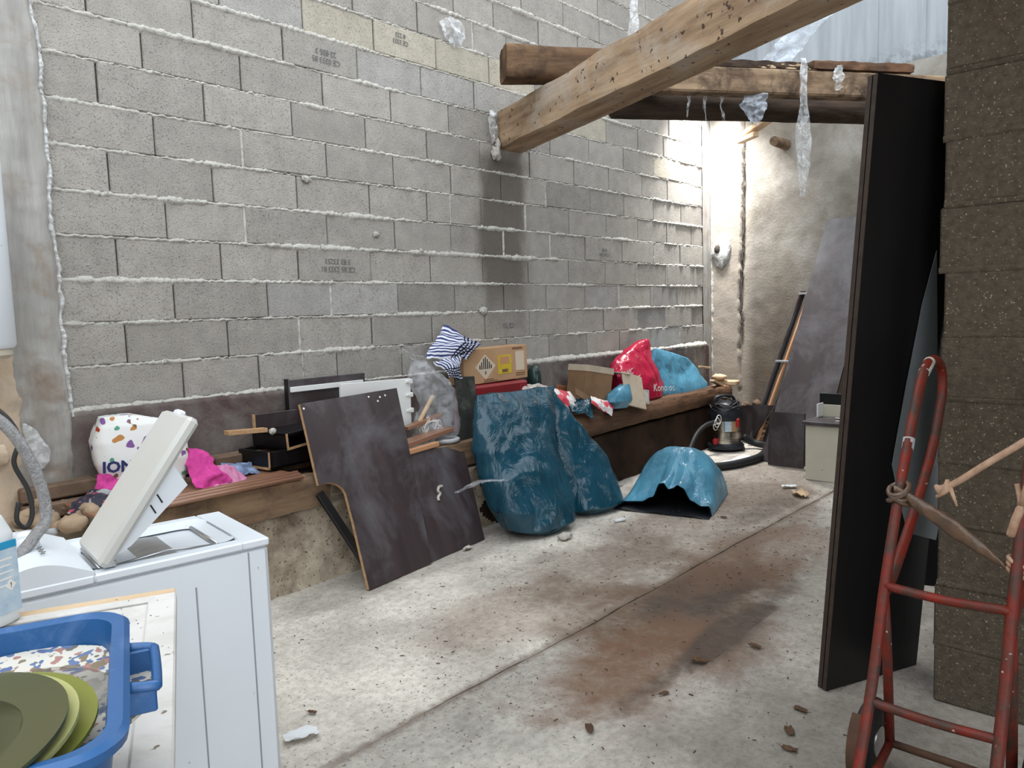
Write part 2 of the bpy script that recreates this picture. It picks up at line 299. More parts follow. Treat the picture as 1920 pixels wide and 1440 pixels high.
# ------------------------------------------------------------------ mesh helpers
def V(*a): return Vector(a)
def ridged(p, f, seed=0):
    q = Vector(p)*f+Vector((seed*7.3, seed*3.1, seed*5.7))
    return (1-abs(noise.noise(q)))*.65+(1-abs(noise.noise(q*2.3)))*.25+noise.noise(q*5.1)*.1-.62
def fn(p, f, seed=0):
    q = Vector(p)*f+Vector((seed*7.3, seed*3.1, seed*5.7))
    return noise.noise(q)+.5*noise.noise(q*2.1)+.25*noise.noise(q*4.3)
class MB:
    def __init__(s): s.v = []; s.f = []; s.uv = None
    def add(s, vs_, fs):
        n = len(s.v); s.v += [Vector(v) for v in vs_]; s.f += [tuple(i+n for i in f) for f in fs]; return s
    def box(s, c, d, R=None, bev=0.0):
        hx, hy, hz = d[0]/2, d[1]/2, d[2]/2; c = Vector(c)
        if bev <= 0:
            P = [V(x*hx, y*hy, z*hz) for x in (-1, 1) for y in (-1, 1) for z in (-1, 1)]
            F = [(0, 1, 3, 2), (4, 6, 7, 5), (0, 4, 5, 1), (2, 3, 7, 6), (0, 2, 6, 4), (1, 5, 7, 3)]
        else:
            bev = min(bev, hx*.9, hy*.9, hz*.9); P = []; idx = {}
            for x in (-1, 1):
                for y in (-1, 1):
                    for z in (-1, 1):
                        for ax in range(3):
                            q = [x*(hx-bev), y*(hy-bev), z*(hz-bev)]; q[ax] = (x*hx, y*hy, z*hz)[ax]
                            idx[(x, y, z, ax)] = len(P); P.append(V(*q))
            F = []
            for sg in (-1, 1):
                F.append([idx[(sg, a, b, 0)] for a, b in ((-1, -1), (1, -1), (1, 1), (-1, 1))][::sg])
                F.append([idx[(a, sg, b, 1)] for a, b in ((-1, -1), (1, -1), (1, 1), (-1, 1))][::-sg])
                F.append([idx[(a, b, sg, 2)] for a, b in ((-1, -1), (1, -1), (1, 1), (-1, 1))][::sg])
            for a in (-1, 1):
                for b in (-1, 1):
                    F.append([idx[(-1, a, b, 1)], idx[(1, a, b, 1)], idx[(1, a, b, 2)], idx[(-1, a, b, 2)]])
                    F.append([idx[(a, -1, b, 0)], idx[(a, 1, b, 0)], idx[(a, 1, b, 2)], idx[(a, -1, b, 2)]])
                    F.append([idx[(a, b, -1, 0)], idx[(a, b, 1, 0)], idx[(a, b, 1, 1)], idx[(a, b, -1, 1)]])
                    for z in (-1, 1): F.append([idx[(a, b, z, 0)], idx[(a, b, z, 1)], idx[(a, b, z, 2)]])
        if R is not None: P = [R @ p for p in P]
        return s.add([p+c for p in P], F)
    def beam(s, a, b, w, h, up=(0, 0, 1), bev=0.0):
        a, b = Vector(a), Vector(b); d = (b-a); L = d.length; x = d.normalized(); up = Vector(up)
        y = up.cross(x).normalized(); z = x.cross(y); R = Matrix((x, y, z)).transposed()
        return s.box((a+b)/2, (L, w, h), R, bev)
    def grid(s, fnc, nu, nv, closeu=False, closev=False):
        n = len(s.v); mu = nu if closeu else nu+1; mv = nv if closev else nv+1
        for i in range(mu):
            for j in range(mv): s.v.append(Vector(fnc(i/nu, j/nv)))
        for i in range(nu):
            for j in range(nv):
                s.f.append((n+i*mv+j, n+((i+1) % mu)*mv+j, n+((i+1) % mu)*mv+(j+1) % mv, n+i*mv+(j+1) % mv))
        return s
    def tube(s, pts, r, n=8, caps=True, closed=False):
        pts = [Vector(p) for p in pts]; m = len(pts); rs = r if isinstance(r, (list, tuple)) else [r]*m
        base = len(s.v); prev = None
        for i, p in enumerate(pts):
            t = (pts[(i+1) % m]-pts[i-1]) if (closed or 0 < i < m-1) else (pts[1]-pts[0] if i == 0 else pts[-1]-pts[-2])
            t.normalize()
            if prev is None:
                a = Vector((0, 0, 1)) if abs(t.z) < .9 else Vector((1, 0, 0)); u = t.cross(a).normalized()
            else: u = (prev-t*prev.dot(t)).normalized()
            prev = u; w = t.cross(u)
            for k in range(n):
                an = 2*math.pi*k/n; s.v.append(p+(u*math.cos(an)+w*math.sin(an))*rs[i])
        for i in range(m if closed else m-1):
            for k in range(n):
                a = base+i*n; b2 = base+((i+1) % m)*n; s.f.append((a+k, a+(k+1) % n, b2+(k+1) % n, b2+k))
        if caps and not closed:
            s.f.append(tuple(base+k for k in range(n))[::-1]); s.f.append(tuple(base+(m-1)*n+k for k in range(n)))
        return s
    def lathe(s, prof, c, n=24, R=None):
        c = Vector(c); base = len(s.v)
        for (r, z) in prof:
            for k in range(n):
                a = 2*math.pi*k/n; p = V(r*math.cos(a), r*math.sin(a), z); s.v.append((R @ p if R is not None else p)+c)
        for i in range(len(prof)-1):
            for k in range(n): s.f.append((base+i*n+k, base+i*n+(k+1) % n, base+(i+1)*n+(k+1) % n, base+(i+1)*n+k))
        if prof[0][0] > 1e-6: s.f.append(tuple(base+k for k in range(n))[::-1])
        if prof[-1][0] > 1e-6: s.f.append(tuple(base+(len(prof)-1)*n+k for k in range(n)))
        return s
    def prism(s, pts, off):
        pts = [Vector(p) for p in pts]; off = Vector(off); n = len(pts)
        return s.add(pts+[p+off for p in pts], [tuple(range(n)), tuple(range(2*n-1, n-1, -1))]+[(i, i+n, (i+1) % n+n, (i+1) % n) for i in range(n)])
    def blob(s, c, r, amp=.2, f=3, seed=0, n=10, R=None):
        c = Vector(c); base = len(s.v); m = n*2
        def P(u, v):
            th, ph = math.pi*u, 2*math.pi*v; d = V(math.sin(th)*math.cos(ph), math.sin(th)*math.sin(ph), math.cos(th))
            k = 1+amp*fn(d, f*.5, seed); p = V(d.x*r[0]*k, d.y*r[1]*k, d.z*r[2]*k); return (R @ p if R is not None else p)+c
        return s.grid(P, n, m, closev=True)
    def pouch(s, rows, nseg=40, nrow=36, amp=.02, f=6, seed=1, ex=2.6, cap=(True, True), squash=1.0):
        """closed bag lofted through rows (x, y, z, half-width, half-depth, yaw deg), crumpled"""
        def row(t):
            x = t*(len(rows)-1); i = min(int(x), len(rows)-2); k = x-i; k = k*k*(3-2*k)*.5+k*.5
            return [rows[i][j]*(1-k)+rows[i+1][j]*k for j in range(6)]
        base = len(s.v)
        for i in range(nrow+1):
            x, y, z, hx, hy, yw = row(i/nrow); R = Matrix.Rotation(rad(yw), 3, 'Z')
            for k in range(nseg):
                a = 2*math.pi*k/nseg; ca, sa = math.cos(a), math.sin(a)
                p = V(math.copysign(abs(ca)**(2/ex), ca)*hx, math.copysign(abs(sa)**(2/ex), sa)*hy, 0)
                d = V(ca, sa, 0); w = R @ p+V(x, y, z)
                e = amp*ridged(V(w.x, w.y, w.z*.6), f, seed); w += (R @ d)*e; w.z += e*.4
                s.v.append(w)
        for i in range(nrow):
            for k in range(nseg): s.f.append((base+i*nseg+k, base+i*nseg+(k+1) % nseg, base+(i+1)*nseg+(k+1) % nseg, base+(i+1)*nseg+k))
        if cap[0]: s.f.append(tuple(base+k for k in range(nseg))[::-1])
        if cap[1]: s.f.append(tuple(base+nrow*nseg+k for k in range(nseg)))
        return s
ORG = {}
def _obj(name, mb, mat, org, smoothf, xf=None):
    me = D.meshes.new(name); inv = xf.inverted() if xf is not None else None
    vv = [(inv @ (v-org)) if inv is not None else (v-org) for v in mb.v]
    me.from_pydata(vv, [], mb.f); me.update()
    if smoothf: me.shade_smooth() if smoothf is True else (me.shade_smooth(), me.set_sharp_from_angle(angle=rad(smoothf)))
    if mat: me.materials.append(MT[mat] if isinstance(mat, str) else mat)
    bm = bmesh.new(); bm.from_mesh(me); bmesh.ops.recalc_face_normals(bm, faces=bm.faces); bm.to_mesh(me); bm.free()
    o = D.objects.new(name, me); COL.objects.link(o)
    if xf is not None: o.matrix_local = xf.to_4x4()
    return o
def tag(o, label=None, cat=None, group=None, kind=None):
    if label: o['label'] = label
    if cat: o['category'] = cat
    if group: o['group'] = group
    if kind: o['kind'] = kind
    return o
def thing(name, label, cat, loc, group=None):
    o = D.objects.new(name, None); COL.objects.link(o); o.location = loc; o.empty_display_size = .1
    ORG[o] = Vector(loc); return tag(o, label, cat, group)
def part(name, mb, mat, parent, smoothf=False, xf=None, label=None):
    """xf: optional 3x3 rotation that becomes the part's own axes (for grain)"""
    o = _obj(name, mb, mat, ORG[parent], smoothf, xf); o.parent = parent; ORG[o] = ORG[parent]
    if label: o['label'] = label
    return o
def sub(name, mb, mat, parent, smoothf=False):
    """sub-part of a part: the part keeps its own local axes"""
    o = _obj(name, mb, mat, ORG[parent], smoothf); o.parent = parent; o.matrix_parent_inverse = parent.matrix_local.inverted(); ORG[o] = ORG[parent]
    return o
def solo(name, mb, mat, label=None, cat=None, group=None, kind=None, smoothf=False, xf=None):
    xs = [v.x for v in mb.v]; ys = [v.y for v in mb.v]; zs = [v.z for v in mb.v]
    org = V((min(xs)+max(xs))/2, (min(ys)+max(ys))/2, min(zs))
    o = _obj(name, mb, mat, org, smoothf, None)
    if xf is not None:
        for v in o.data.vertices: v.co = xf.inverted() @ v.co
        o.matrix_local = xf.to_4x4()
    o.location = org; ORG[o] = org
    return tag(o, label, cat, group, kind)
def text_mb(body, size, loc, xdir, ydir, depth=.0006, align='CENTER', spacing=1.0, bold=0.0):
    """flat lettering laid on a surface"""
    cu = D.curves.new('lettering', 'FONT'); cu.body = body; cu.size = size; cu.align_x = align; cu.align_y = 'CENTER'; cu.extrude = depth; cu.resolution_u = 2; cu.space_character = spacing; cu.offset = bold
    o = D.objects.new('lettering', cu); COL.objects.link(o); bpy.context.view_layer.update()
    me = o.evaluated_get(bpy.context.evaluated_depsgraph_get()).to_mesh()
    x, y = Vector(xdir).normalized(), Vector(ydir).normalized(); z = x.cross(y); L = Vector(loc)
    mb = MB(); mb.add([L+x*v.co.x+y*v.co.y+z*v.co.z for v in me.vertices], [tuple(p.vertices) for p in me.polygons])
    o.to_mesh_clear(); D.objects.remove(o); D.curves.remove(cu); return mb
def frame(x, z):
    """rotation with local x along x and local z near z"""
    x = Vector(x).normalized(); z = Vector(z); y = z.cross(x).normalized(); z = x.cross(y); return Matrix((x, y, z)).transposed()
def spline(pts, n=8):
    pts = [Vector(p) for p in pts]; out = []
    for i in range(len(pts)-1):
        p0, p1, p2, p3 = pts[max(i-1, 0)], pts[i], pts[i+1], pts[min(i+2, len(pts)-1)]
        for k in range(n):
            t = k/n; out.append(.5*((2*p1)+(p2-p0)*t+(2*p0-5*p1+4*p2-p3)*t*t+(3*p1-p0-3*p2+p3)*t**3))
    return out+[pts[-1]]

# ------------------------------------------------------------------ the setting
# floor: three cast strips with open joints, running along the block wall
fl = solo('floor', MB().box((3.2, -3.1, -.06), (11.6, 6.4, .08)), 'joint_dark', kind='structure')
def slab(y0, y1, mat, dz, seed):
    nx, ny = 210, max(8, int(abs(y1-y0)/.05))
    def P(u, v):
        x = -2.5+11.5*u; y = y0+(y1-y0)*v
        e0 = fn((x, round(y0, 1), 3), 2.2, 5)*.010+fn((x, y0, 1), 14, seed)*.003; e1 = fn((x, round(y1, 1), 3), 2.2, 5)*.010+fn((x, y1, 1), 14, seed)*.003
        if v == 0 and y0 < -.5: y += e0
        if v == 1 and y1 > -5: y += e1
        z = dz+.005*fn((x, y, 0), 1.5, seed)+.002*fn((x, y, 0), 9, seed)
        return (x, y, z)
    mb = MB().grid(P, nx, ny)
    def S(u, v):
        p = Vector(P(u, 1)); p.z -= .03*v; return p
    def S2(u, v):
        p = Vector(P(u, 0)); p.z -= .03*v; return p
    mb.grid(S, nx, 1); mb.grid(S2, nx, 1)
    return part('slab', mb, mat, fl, 35)
slab(.1, -1.928, 'floor_a', 0, 1); slab(-1.9325, -2.516, 'floor_b', -.002, 2); slab(-2.519, -6.2, 'floor_c', .002, 3)

# block wall
JX = [
 [1.17, 1.76, 2.19, 2.47, 2.71, 3.22, 3.73, 4.25, 4.76, 5.27, 5.77, 6.3, 6.85, 7.34],
 [1.17, 1.49, 2.02, 2.46, 2.99, 3.5, 4.02, 4.52, 5.01, 5.53, 6.06, 6.59, 7.1, 7.34],
 [1.17, 1.74, 2.27, 2.69, 3.21, 3.73, 4.24, 4.74, 5.26, 5.77, 6.33, 6.81, 7.34],
 [1.17, 1.48, 2.01, 2.48, 3.0, 3.51, 4.02, 4.53, 5.04, 5.56, 6.07, 6.61, 7.14, 7.34],
 [1.17, 1.73, 2.16, 2.69, 3.21, 3.71, 4.25, 4.8, 5.28, 5.83, 6.37, 6.87, 7.34],
 [1.17, 1.47, 1.99, 2.5, 3.02, 3.5, 4.02, 4.51, 5.06, 5.59, 6.1, 6.62, 7.11, 7.34],
 [1.17, 1.7, 2.17, 2.71, 3.22, 3.73, 4.24, 4.76, 5.36, 5.88, 6.38, 6.9, 7.34],
 [1.17, 1.45, 1.97, 2.49, 3.01, 3.52, 4.03, 4.58, 5.14, 5.64, 6.18, 6.64, 7.16, 7.34],
 [1.17, 1.67, 2.19, 2.71, 3.22, 3.73, 4.28, 4.84, 5.36, 5.88, 6.39, 6.89, 7.34],
 [1.17, 1.43, 1.94, 2.46, 2.97, 3.49, 3.99, 4.54, 5.08, 5.62, 6.13, 6.57, 7.08, 7.34],
 [1.17, 1.59, 2.09, 2.6, 3.11, 3.63, 4.15, 4.66, 5.16, 5.67, 6.17, 6.68, 7.18, 7.34],
 [1.17, 1.45, 1.95, 2.46, 2.96, 3.48, 4.0, 4.35, 4.86, 5.36, 5.87, 6.37, 6.88, 7.34],
 [1.17, 1.4, 1.9, 2.41, 2.91, 3.42, 3.82, 4.22, 4.73, 5.23, 5.74, 6.24, 6.75, 7.34],
 [1.17, 1.5, 2.01, 2.51, 3.02, 3.52, 4.03, 4.53, 5.04, 5.54, 6.05, 6.55, 7.06, 7.34],
 [1.17, 1.5, 2.0, 2.5, 3.01, 3.51, 4.02, 4.52, 5.03, 5.53, 6.04, 6.54, 7.05, 7.34],
 [1.17, 1.75, 2.25, 2.75, 3.26, 3.76, 4.27, 4.77, 5.28, 5.78, 6.29, 6.79, 7.34],
 [1.17, 1.5, 2.0, 2.5, 3.01, 3.51, 4.02, 4.52, 5.03, 5.53, 6.04, 6.54, 7.05, 7.34]]
PITCH = .205; Z0 = 1.0
wl = solo('wall_left', MB().box((3.2, .14, 2.3), (11.4, .2, 4.9)), 'joint_dark', kind='structure')
rng = random.Random(11)
TAN = {(10, 3), (10, 4), (10, 5), (10, 6), (9, 8), (8, 10)}; COOL = {(2, 2), (2, 3), (9, 4), (9, 5), (9, 6), (2, 8), (2, 10), (1, 10), (0, 11), (10, 2)}
for k, row in enumerate(JX):
    for i in range(len(row)-1):
        a, b = row[i]+.004, row[i+1]-.004
        if b-a < .05: continue
        z0, z1 = Z0+k*PITCH+.006, Z0+(k+1)*PITCH-.006
        mb = MB(); dy = rng.uniform(-.005, .005); tw = rng.uniform(-.004, .004)
        mb.box(((a+b)/2, .05+dy, (z0+z1)/2), (b-a, .1, z1-z0), Matrix.Rotation(rng.uniform(-.006, .006), 3, 'Y') @ Matrix.Rotation(tw, 3, 'Z'), .005)
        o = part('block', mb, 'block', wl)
        g = rng.uniform(.90, 1.07); c = (.378*g, .355*g, .325*g)
        if (k, i) in TAN: c = (.475*g, .435*g, .365*g)
        if (k, i) in COOL: c = (.375*g, .36*g, .343*g)
        if rng.random() < .15: c = scl(c, .88)
        o.color = (*c, 1)
# squeezed-out mortar beds
def bed(z, seed, x0=1.19, x1=7.34, big=1.0, mat='mortar', y=0.0):
    n = int((x1-x0)/.007)
    def P(u, v):
        x = x0+(x1-x0)*u; a = fn((x, z, 0), 1.7, seed); b = fn((x, z, 5), 14, seed); c = fn((x, z, 9), 55, seed)
        full = min(1, max(0, .62+.75*a+.22*b)); prof = math.sin(math.pi*v)
        h = (.0135+.011*max(0, a+.25)+.006*b)*big
        zz = z+(v-.5)*2*h*(.45+.55*full)-.006*full*(1-v)+c*.0055+.003*noise.noise((x*160, z, v*3))
        yy = y+.012-(.008+.024*big*full*(.65+.4*b)+.006*c)*prof
        return (x, yy, zz)
    return part('mortar_bed', MB().grid(P, n, 5), mat, wl, True)
for k in range(1, 18): bed(Z0+k*PITCH, k)
bed(Z0+.004, 31, big=1.35, mat='mortar', y=-.026)
def perp(x, k, seed):
    z0, z1 = Z0+k*PITCH, Z0+(k+1)*PITCH
    def P(u, v):
        z = z0+(z1-z0)*u; b = fn((x, z, 2), 22, seed)
        return (x+(v-.5)*(.022+.008*b), .008-(.014+.006*b)*math.sin(math.pi*v), z)
    part('mortar_joint', MB().grid(P, 24, 4), 'mortar', wl, True)
for x, k in ((2.47, 0), (2.46, 1), (2.69, 2), (6.33, 2), (5.77, 2), (2.16, 4), (4.25, 4), (4.8, 4), (4.51, 5), (2.17, 6), (4.76, 6), (6.06, 1), (6.59, 1), (6.37, 4), (6.61, 3), (6.07, 3), (3.71, 5), (3.99, 11), (7.16, 7), (6.39, 8), (6.85, 0)):
    perp(x, k, int(x*100))
# faded stamps printed on some blocks (upside down)
for (x, z, s_, txt) in ((2.75, 1.718, 1, 'CE 85 2333 81\n3 83 33253'), (2.74, 2.94, 1, 'CE 0333 85\n23 835 3'), (4.27, 1.305, .9, 'CE 33'), (5.55, 1.90, .9, 'CE 8 333\n33 85'), (3.32, 3.18, .9, 'CE 3333\n8 233')):
    part('printed_stamp', text_mb(txt, (.062 if len(txt) < 8 else .046)*s_, (x, -.0075, z), (-1, 0, 0), (0, 0, -1), .0004, spacing=.9), 'ink_soft', wl)
# mortar dabs on the wall
for i, (x, y, z, r) in enumerate(((2.56, -.008, 2.21, .035), (3.83, -.01, 3.33, .03), (3.05, -.008, 1.92, .03), (3.42, -.008, 1.83, .022), (4.0, -.01, 1.42, .05))):
    part('mortar_dab', MB().blob((x, y+.002, z), (r*.8, .011, r*.55), .6, 5, i, 10), 'mortar', wl, True)

# concrete post on the left, ragged where the mortar meets it
def Pp(u, v):
    z = -.0+3.7*u
    xr = 1.205+.02*fn((0, z, 0), 2.2, 3)+.012*fn((1, z, 0), 9, 4)-.02*max(0, (z-2.2))
    x = .80+(xr-.80)*v
    y = -.055+.006*fn((x, z, 0), 3, 8)+.004*fn((x, z, 0), 14, 2)
    if v > .9: y += .035*((v-.9)/.1)**2
    if z < 1.25: y -= .012*abs(fn((x, z, 0), 16, 5))
    return (x, y, z)
mbp = MB().grid(Pp, 240, 26); mbp.box((.99, .06, 1.85), (.38, .16, 3.7))
tr = solo('trim_1', mbp, 'post', kind='structure', smoothf=True)
def Pm(u, v):
    z = .98+2.6*u; xr = 1.205+.02*fn((0, z, 0), 2.2, 3)+.012*fn((1, z, 0), 9, 4)-.02*max(0, (z-2.2))
    b = fn((3, z, 0), 26, 6)+.5*fn((5, z, 0), 70, 2); w = .024+.014*b
    return (xr+(v-.45)*w, -.018-(.022+.012*b)*math.sin(math.pi*v), z)
part('mortar_seam', MB().grid(Pm, 520, 4), 'mortar_white', tr, True)
# rendered patch left of the post and the brown courses under it
def Pb(u, v):
    z = 1.36*u; x = -2.4+(3.40+.03*fn((0, z, 0), 4, 1))*v
    return (x, -.10+.006*fn((x, z, 0), 6, 2)+(.05*((v-.97)/.03) if v > .97 else 0), z)
mbb = MB().grid(Pb, 90, 120); mbb.box((-.75, -.02, 1.85), (3.2, .1, 3.7))
solo('wall_near', mbb, 'beige', kind='structure', smoothf=True)

# concrete base course under the blocks
def Pl(u, v):
    x = 1.1+6.3*u
    if v < .8:
        z = .45+.55*(v/.8); y = -.035+.005*fn((x, z, 0), 4, 3)
    else: z = 1.0+.004*fn((x, 0, 0), 9, 2); y = -.035+.05*(v-.8)/.2
    return (x, y, z)
solo('baseboard_left', MB().grid(Pl, 260, 30), 'plinth', kind='structure', smoothf=True)
# concrete tie strip in the far corner
solo('trim_2', MB().grid(lambda u, v: (7.33+.21*v, -.008+.004*fn((v, u*4.6, 0), 5, 7), 4.6*u), 120, 6), 'post', kind='structure', smoothf=True)
mbs = MB().grid(lambda u, v: (7.50+.05*v+.012*fn((u*4, v, 0), 9, 3), -.012-.02*math.sin(math.pi*v)*(1+fn((u*4, 1, 0), 12, 2)), .7+3.0*u), 160, 4)
solo('trim_3', mbs, 'mortar', kind='structure', smoothf=True)

# plastered back wall with a crack
def crack(z): return -.345-.016*fn((z, 0, 0), 5, 4)-.014*fn((z, 3, 0), 15, 2)+.02*math.sin(z*1.7)
def Pw(u, v):
    z = 3.5*u; y = .12-6.4*(v**1.6)
    d = abs(y-crack(z)); x = 7.545+.007*fn((y, z, 0), 2, 5)+.004*fn((y, z, 0), 8, 6)
    if y > crack(z): x -= .035
    if d < .014 and z > .95: x += .05*(1-d/.014)
    return (x, y, z)
wb = solo('wall_back', MB().grid(Pw, 130, 260), 'plaster', kind='structure', smoothf=True)
def Pck(u, v):
    z = .95+2.2*u; w = (.007+.010*abs(fn((z, 7, 0), 4, 3)))*(1 if u > .1 else u*10); return (7.520+.01*v, crack(z)-.004+(v-.5)*2*w, z)
part('crack', MB().grid(Pck, 220, 3), 'joint_dark', wb)
part('filler_patch', MB().blob((7.50, -.13, 1.98), (.035, .10, .16), .35, 5, 3, 12), 'mortar_white', wb, True)
part('filler_hole', MB().blob((7.478, -.10, 2.0), (.03, .035, .05), .2, 5, 4, 8), 'joint_dark', wb, True)
# corrugated sheets above the back wall
def sheet_fn(y0, y1, zb, seed):
    def P(u, v):
        y = y0+.012+(y1-y0-.024)*u; return (7.66+.004*seed+.007*math.sin(u*(abs(y1-y0))/.20*2*math.pi), y, zb+2.6*v)
    return P
for y0, y1, zb in ((.3, -.62, 3.45), (-.62, -1.60, 3.45), (-1.605, -2.0, 3.40), (-2.005, -3.0, 3.40), (-3.0, -4.2, 3.4)):
    part('wall_sheet', MB().grid(sheet_fn(y0, y1, zb, int(y0*10) % 2), 60, 8), 'sheet', wb, True)

# right-hand wall end of rough blocks
wr = solo('wall_right', MB().box((3.0, -4.4, 1.49), (.2, 2.2, 2.98)), 'joint_dark', kind='structure')
EDG = [-3.262, -3.258, -3.265, -3.262, -3.258, -3.262, -3.268, -3.25, -3.262, -3.255, -3.26, -3.26, -3.26, -3.26, -3.26]
for k in range(14):
    z = .2135*k
    yy = EDG[k]
    for j in range(4):
        L = .5 if (k+j) % 2 or j else .5
        y1 = yy-.51*j; y0 = y1-.5
        mb = MB(); nx_, ny_ = 3, 10
        mb.box((2.95+.002*((k*7+j*3) % 5-2), (y0+y1)/2, z+.105), (.2, y1-y0, .203), Matrix.Rotation(.004*((k*5+j) % 3-1), 3, 'Z'), .006)
        part('block', mb, 'rough_block', wr)
    def Pj(u, v, z=z, k=k):
        y = yy-2.0*u; b = fn((y, z, 0), 9, k)
        return (2.852-.006*math.sin(math.pi*v)*(1+b), y, z+(v-.5)*(.022+.006*b))
    if k: part('mortar_bed', MB().grid(Pj, 60, 4), 'rough_block', wr, True)
# roof over the right-hand bay and the walls round the room behind the camera
solo('ceiling', MB().box((4.15, -4.58, 3.055), (6.7, 3.26, .10)), 'old_wood', kind='structure')
solo('wall_front', MB().box((-2.5, -3.2, 1.6), (.12, 6.3, 3.2)).box((1.9, -6.2, 1.8), (1.8, .12, 3.6)).box((6.4, -6.2, 1.8), (2.4, .12, 3.6)).box((4.0, -6.2, 2.8), (2.4, .12, 1.6)), 'plaster', kind='structure')

# stone ledge along the block wall
def yf(x): return -.46-.02*math.sin(x*1.3) if x < 4.2 else -.46+.17*min(1, (x-4.2)/3)
def Pe(u, v):
    x = .9+6.64*u
    if v < .6:
        z = .40*(v/.6); y = yf(x)+.018*fn((x, z, 0), 3, 5)+.012*fn((x, z, 0), 9, 6)-.03*(1-v/.6)**3
    elif v < .7: z = .405; y = yf(x)+.17*(v-.6)/.1
    elif v < .8: z = .405+.13*(v-.7)/.1; y = yf(x)+.17
    else: z = .535+.012*fn((x, v, 0), 4, 3); y = (yf(x)+.17)*(1-(v-.8)/.2)
    return (x, y, z)
mbl = MB().grid(Pe, 300, 40)
lo = solo('wall_ledge', mbl, 'ledge', kind='structure', smoothf=True)
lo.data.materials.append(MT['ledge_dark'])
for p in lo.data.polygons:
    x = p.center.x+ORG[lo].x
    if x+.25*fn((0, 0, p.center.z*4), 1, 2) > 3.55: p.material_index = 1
rg = random.Random(5)
for r_ in range(2):
    x = .95
    while x < 2.1:
        L = rg.uniform(.22, .34)
        part('brick', MB().box((x+L/2, -.07-.03*(1-r_), .585+.075*r_), (L-.012, .11, .066), Matrix.Rotation(rg.uniform(-.02, .02), 3, 'Z'), .008), 'clay', lo); x += L

# ------------------------------------------------------------------ roof timbers
bd = V(-.373, -.928, 0).normalized(); b0 = V(4.39, .06, 2.745); L = 5.0
R = frame(bd, (0, 0, 1))
def Pbm(u, v):
    a = [(-.13, -.135), (.13, -.135), (.13, .135), (-.13, .135)]; k = v*4; i = int(k) % 4; t = k-int(k)
    y = a[i][0]*(1-t)+a[(i+1) % 4][0]*t; z = a[i][1]*(1-t)+a[(i+1) % 4][1]*t; x = L*u
    w = 1-.05*(abs(t-.5)*2)**6; y *= w; z *= w
    n = .006*fn((x, y, z), 2.2, 4)+.004*fn((x*.6, y*4, z*4), 5, 2)
    if i == 2: z += .012*fn((x, y, 0), 2.5, 6)
    return b0+R @ V(x, y+n*(1 if y > 0 else -1), z+n)
mb = MB().grid(Pbm, 130, 32, closev=True)
n0 = len(mb.v); mb.f.append(tuple(range(0, 32))); mb.f.append(tuple(range(n0-32, n0)))
xfb = frame((bd.cross(V(0, 0, 1))), (0, 0, 1))
solo('timber_beam', mb, 'timber', 'thick squared timber beam running from the block wall overhead to upper right', 'beam', smoothf=40, xf=xfb)
def log(name, a, b, r, mat, label, seed, ends=1.0, sq=0, cat='beam', n=60):
    a, b = Vector(a), Vector(b); d = (b-a).normalized(); R = frame(d, (0, 0, 1)); L_ = (b-a).length
    def P(u, v):
        an = 2*math.pi*v; ca, sa = math.cos(an), math.sin(an)
        k = 1 if not sq else 1/max(abs(ca), abs(sa))**sq
        rr = r*k*(1+.10*fn((u*L_*1.5, ca, sa), .9, seed)+.05*fn((u*L_*2, ca*3, sa*3), 2, seed))
        return a+d*(u*L_)+R @ V(0, ca*rr, sa*rr)
    m_ = MB().grid(P, n, 28, closev=True); c = len(m_.v)
    m_.f.append(tuple(range(0, 28))); m_.f.append(tuple(range(c-28, c)))
    return solo(name, m_, mat, label, cat, smoothf=50, xf=R)
lg = log('roof_log', (3.80, -.46, 3.02), (4.75, -1.10, 3.02), .105, 'stub_wood', 'short thick brown log end lying on top of the big squared beam', 3, sq=.75)
log('roof_log', (4.55, -.80, 2.815), (7.35, -2.45, 2.90), .085, 'dark_log', 'dark rotten round log under the far squared rafter', 7)
rb = V(4.45, -1.02, 2.93); re = V(6.9, -2.78, 2.93)
mb = MB().beam(rb, re, .13, .17, bev=.012)
solo('rafter', mb, 'old_wood_o', 'far squared rafter with pale sawn face hung with plastic tatters', 'beam', xf=frame(re-rb, (0, 0, 1)))
rr_ = random.Random(3); dd = (re-rb).normalized()
for i, (t, w, h, l, m_, lab) in enumerate(((.95, .10, .05, .75, 'dark_log', 'black rotten plank along the top of the far rafter nearest the beam'), (1.15, .08, .035, .45, 'pale_wood', 'pale split slat lying on the far rafter above the hanging tatter'), (1.75, .11, .06, .8, 'ledge_log', 'brown decayed plank on the far rafter beside the tall black board'))):
    c = rb+dd*t+V(0, 0, .09+h/2)+V(-.015*i, 0, .002*i); q = dd*(l/2)
    def Pk(u, v, c=c, q=q, w=w, h=h, i=i):
        an = 2*math.pi*v; ca, sa = math.cos(an), math.sin(an); k = 1/max(abs(ca), abs(sa))**.8
        p = c+q*(2*u-1); s = V(-dd.y, dd.x, 0)
        j = 1+.22*fn((u*6, ca, sa), 1.4, i)
        return p+s*(ca*w/2*k*j)+V(0, 0, sa*h/2*k*j)
    m2 = MB().grid(Pk, 26, 16, closev=True); c2 = len(m2.v); m2.f.append(tuple(range(16))); m2.f.append(tuple(range(c2-16, c2)))
    solo('rotten_plank', m2, m_, lab, 'plank', 'rotten planks on the rafter', smoothf=40)
solo('broken_lath', MB().beam((7.25, -.50, 3.06), (6.9, -.95, 3.11), .10, .05, bev=.006).beam((7.22, -.47, 3.01), (7.05, -.72, 3.01), .06, .05, bev=.008), 'pale_wood', 'pale broken lath jutting out at the top of the plastered wall', 'lath')
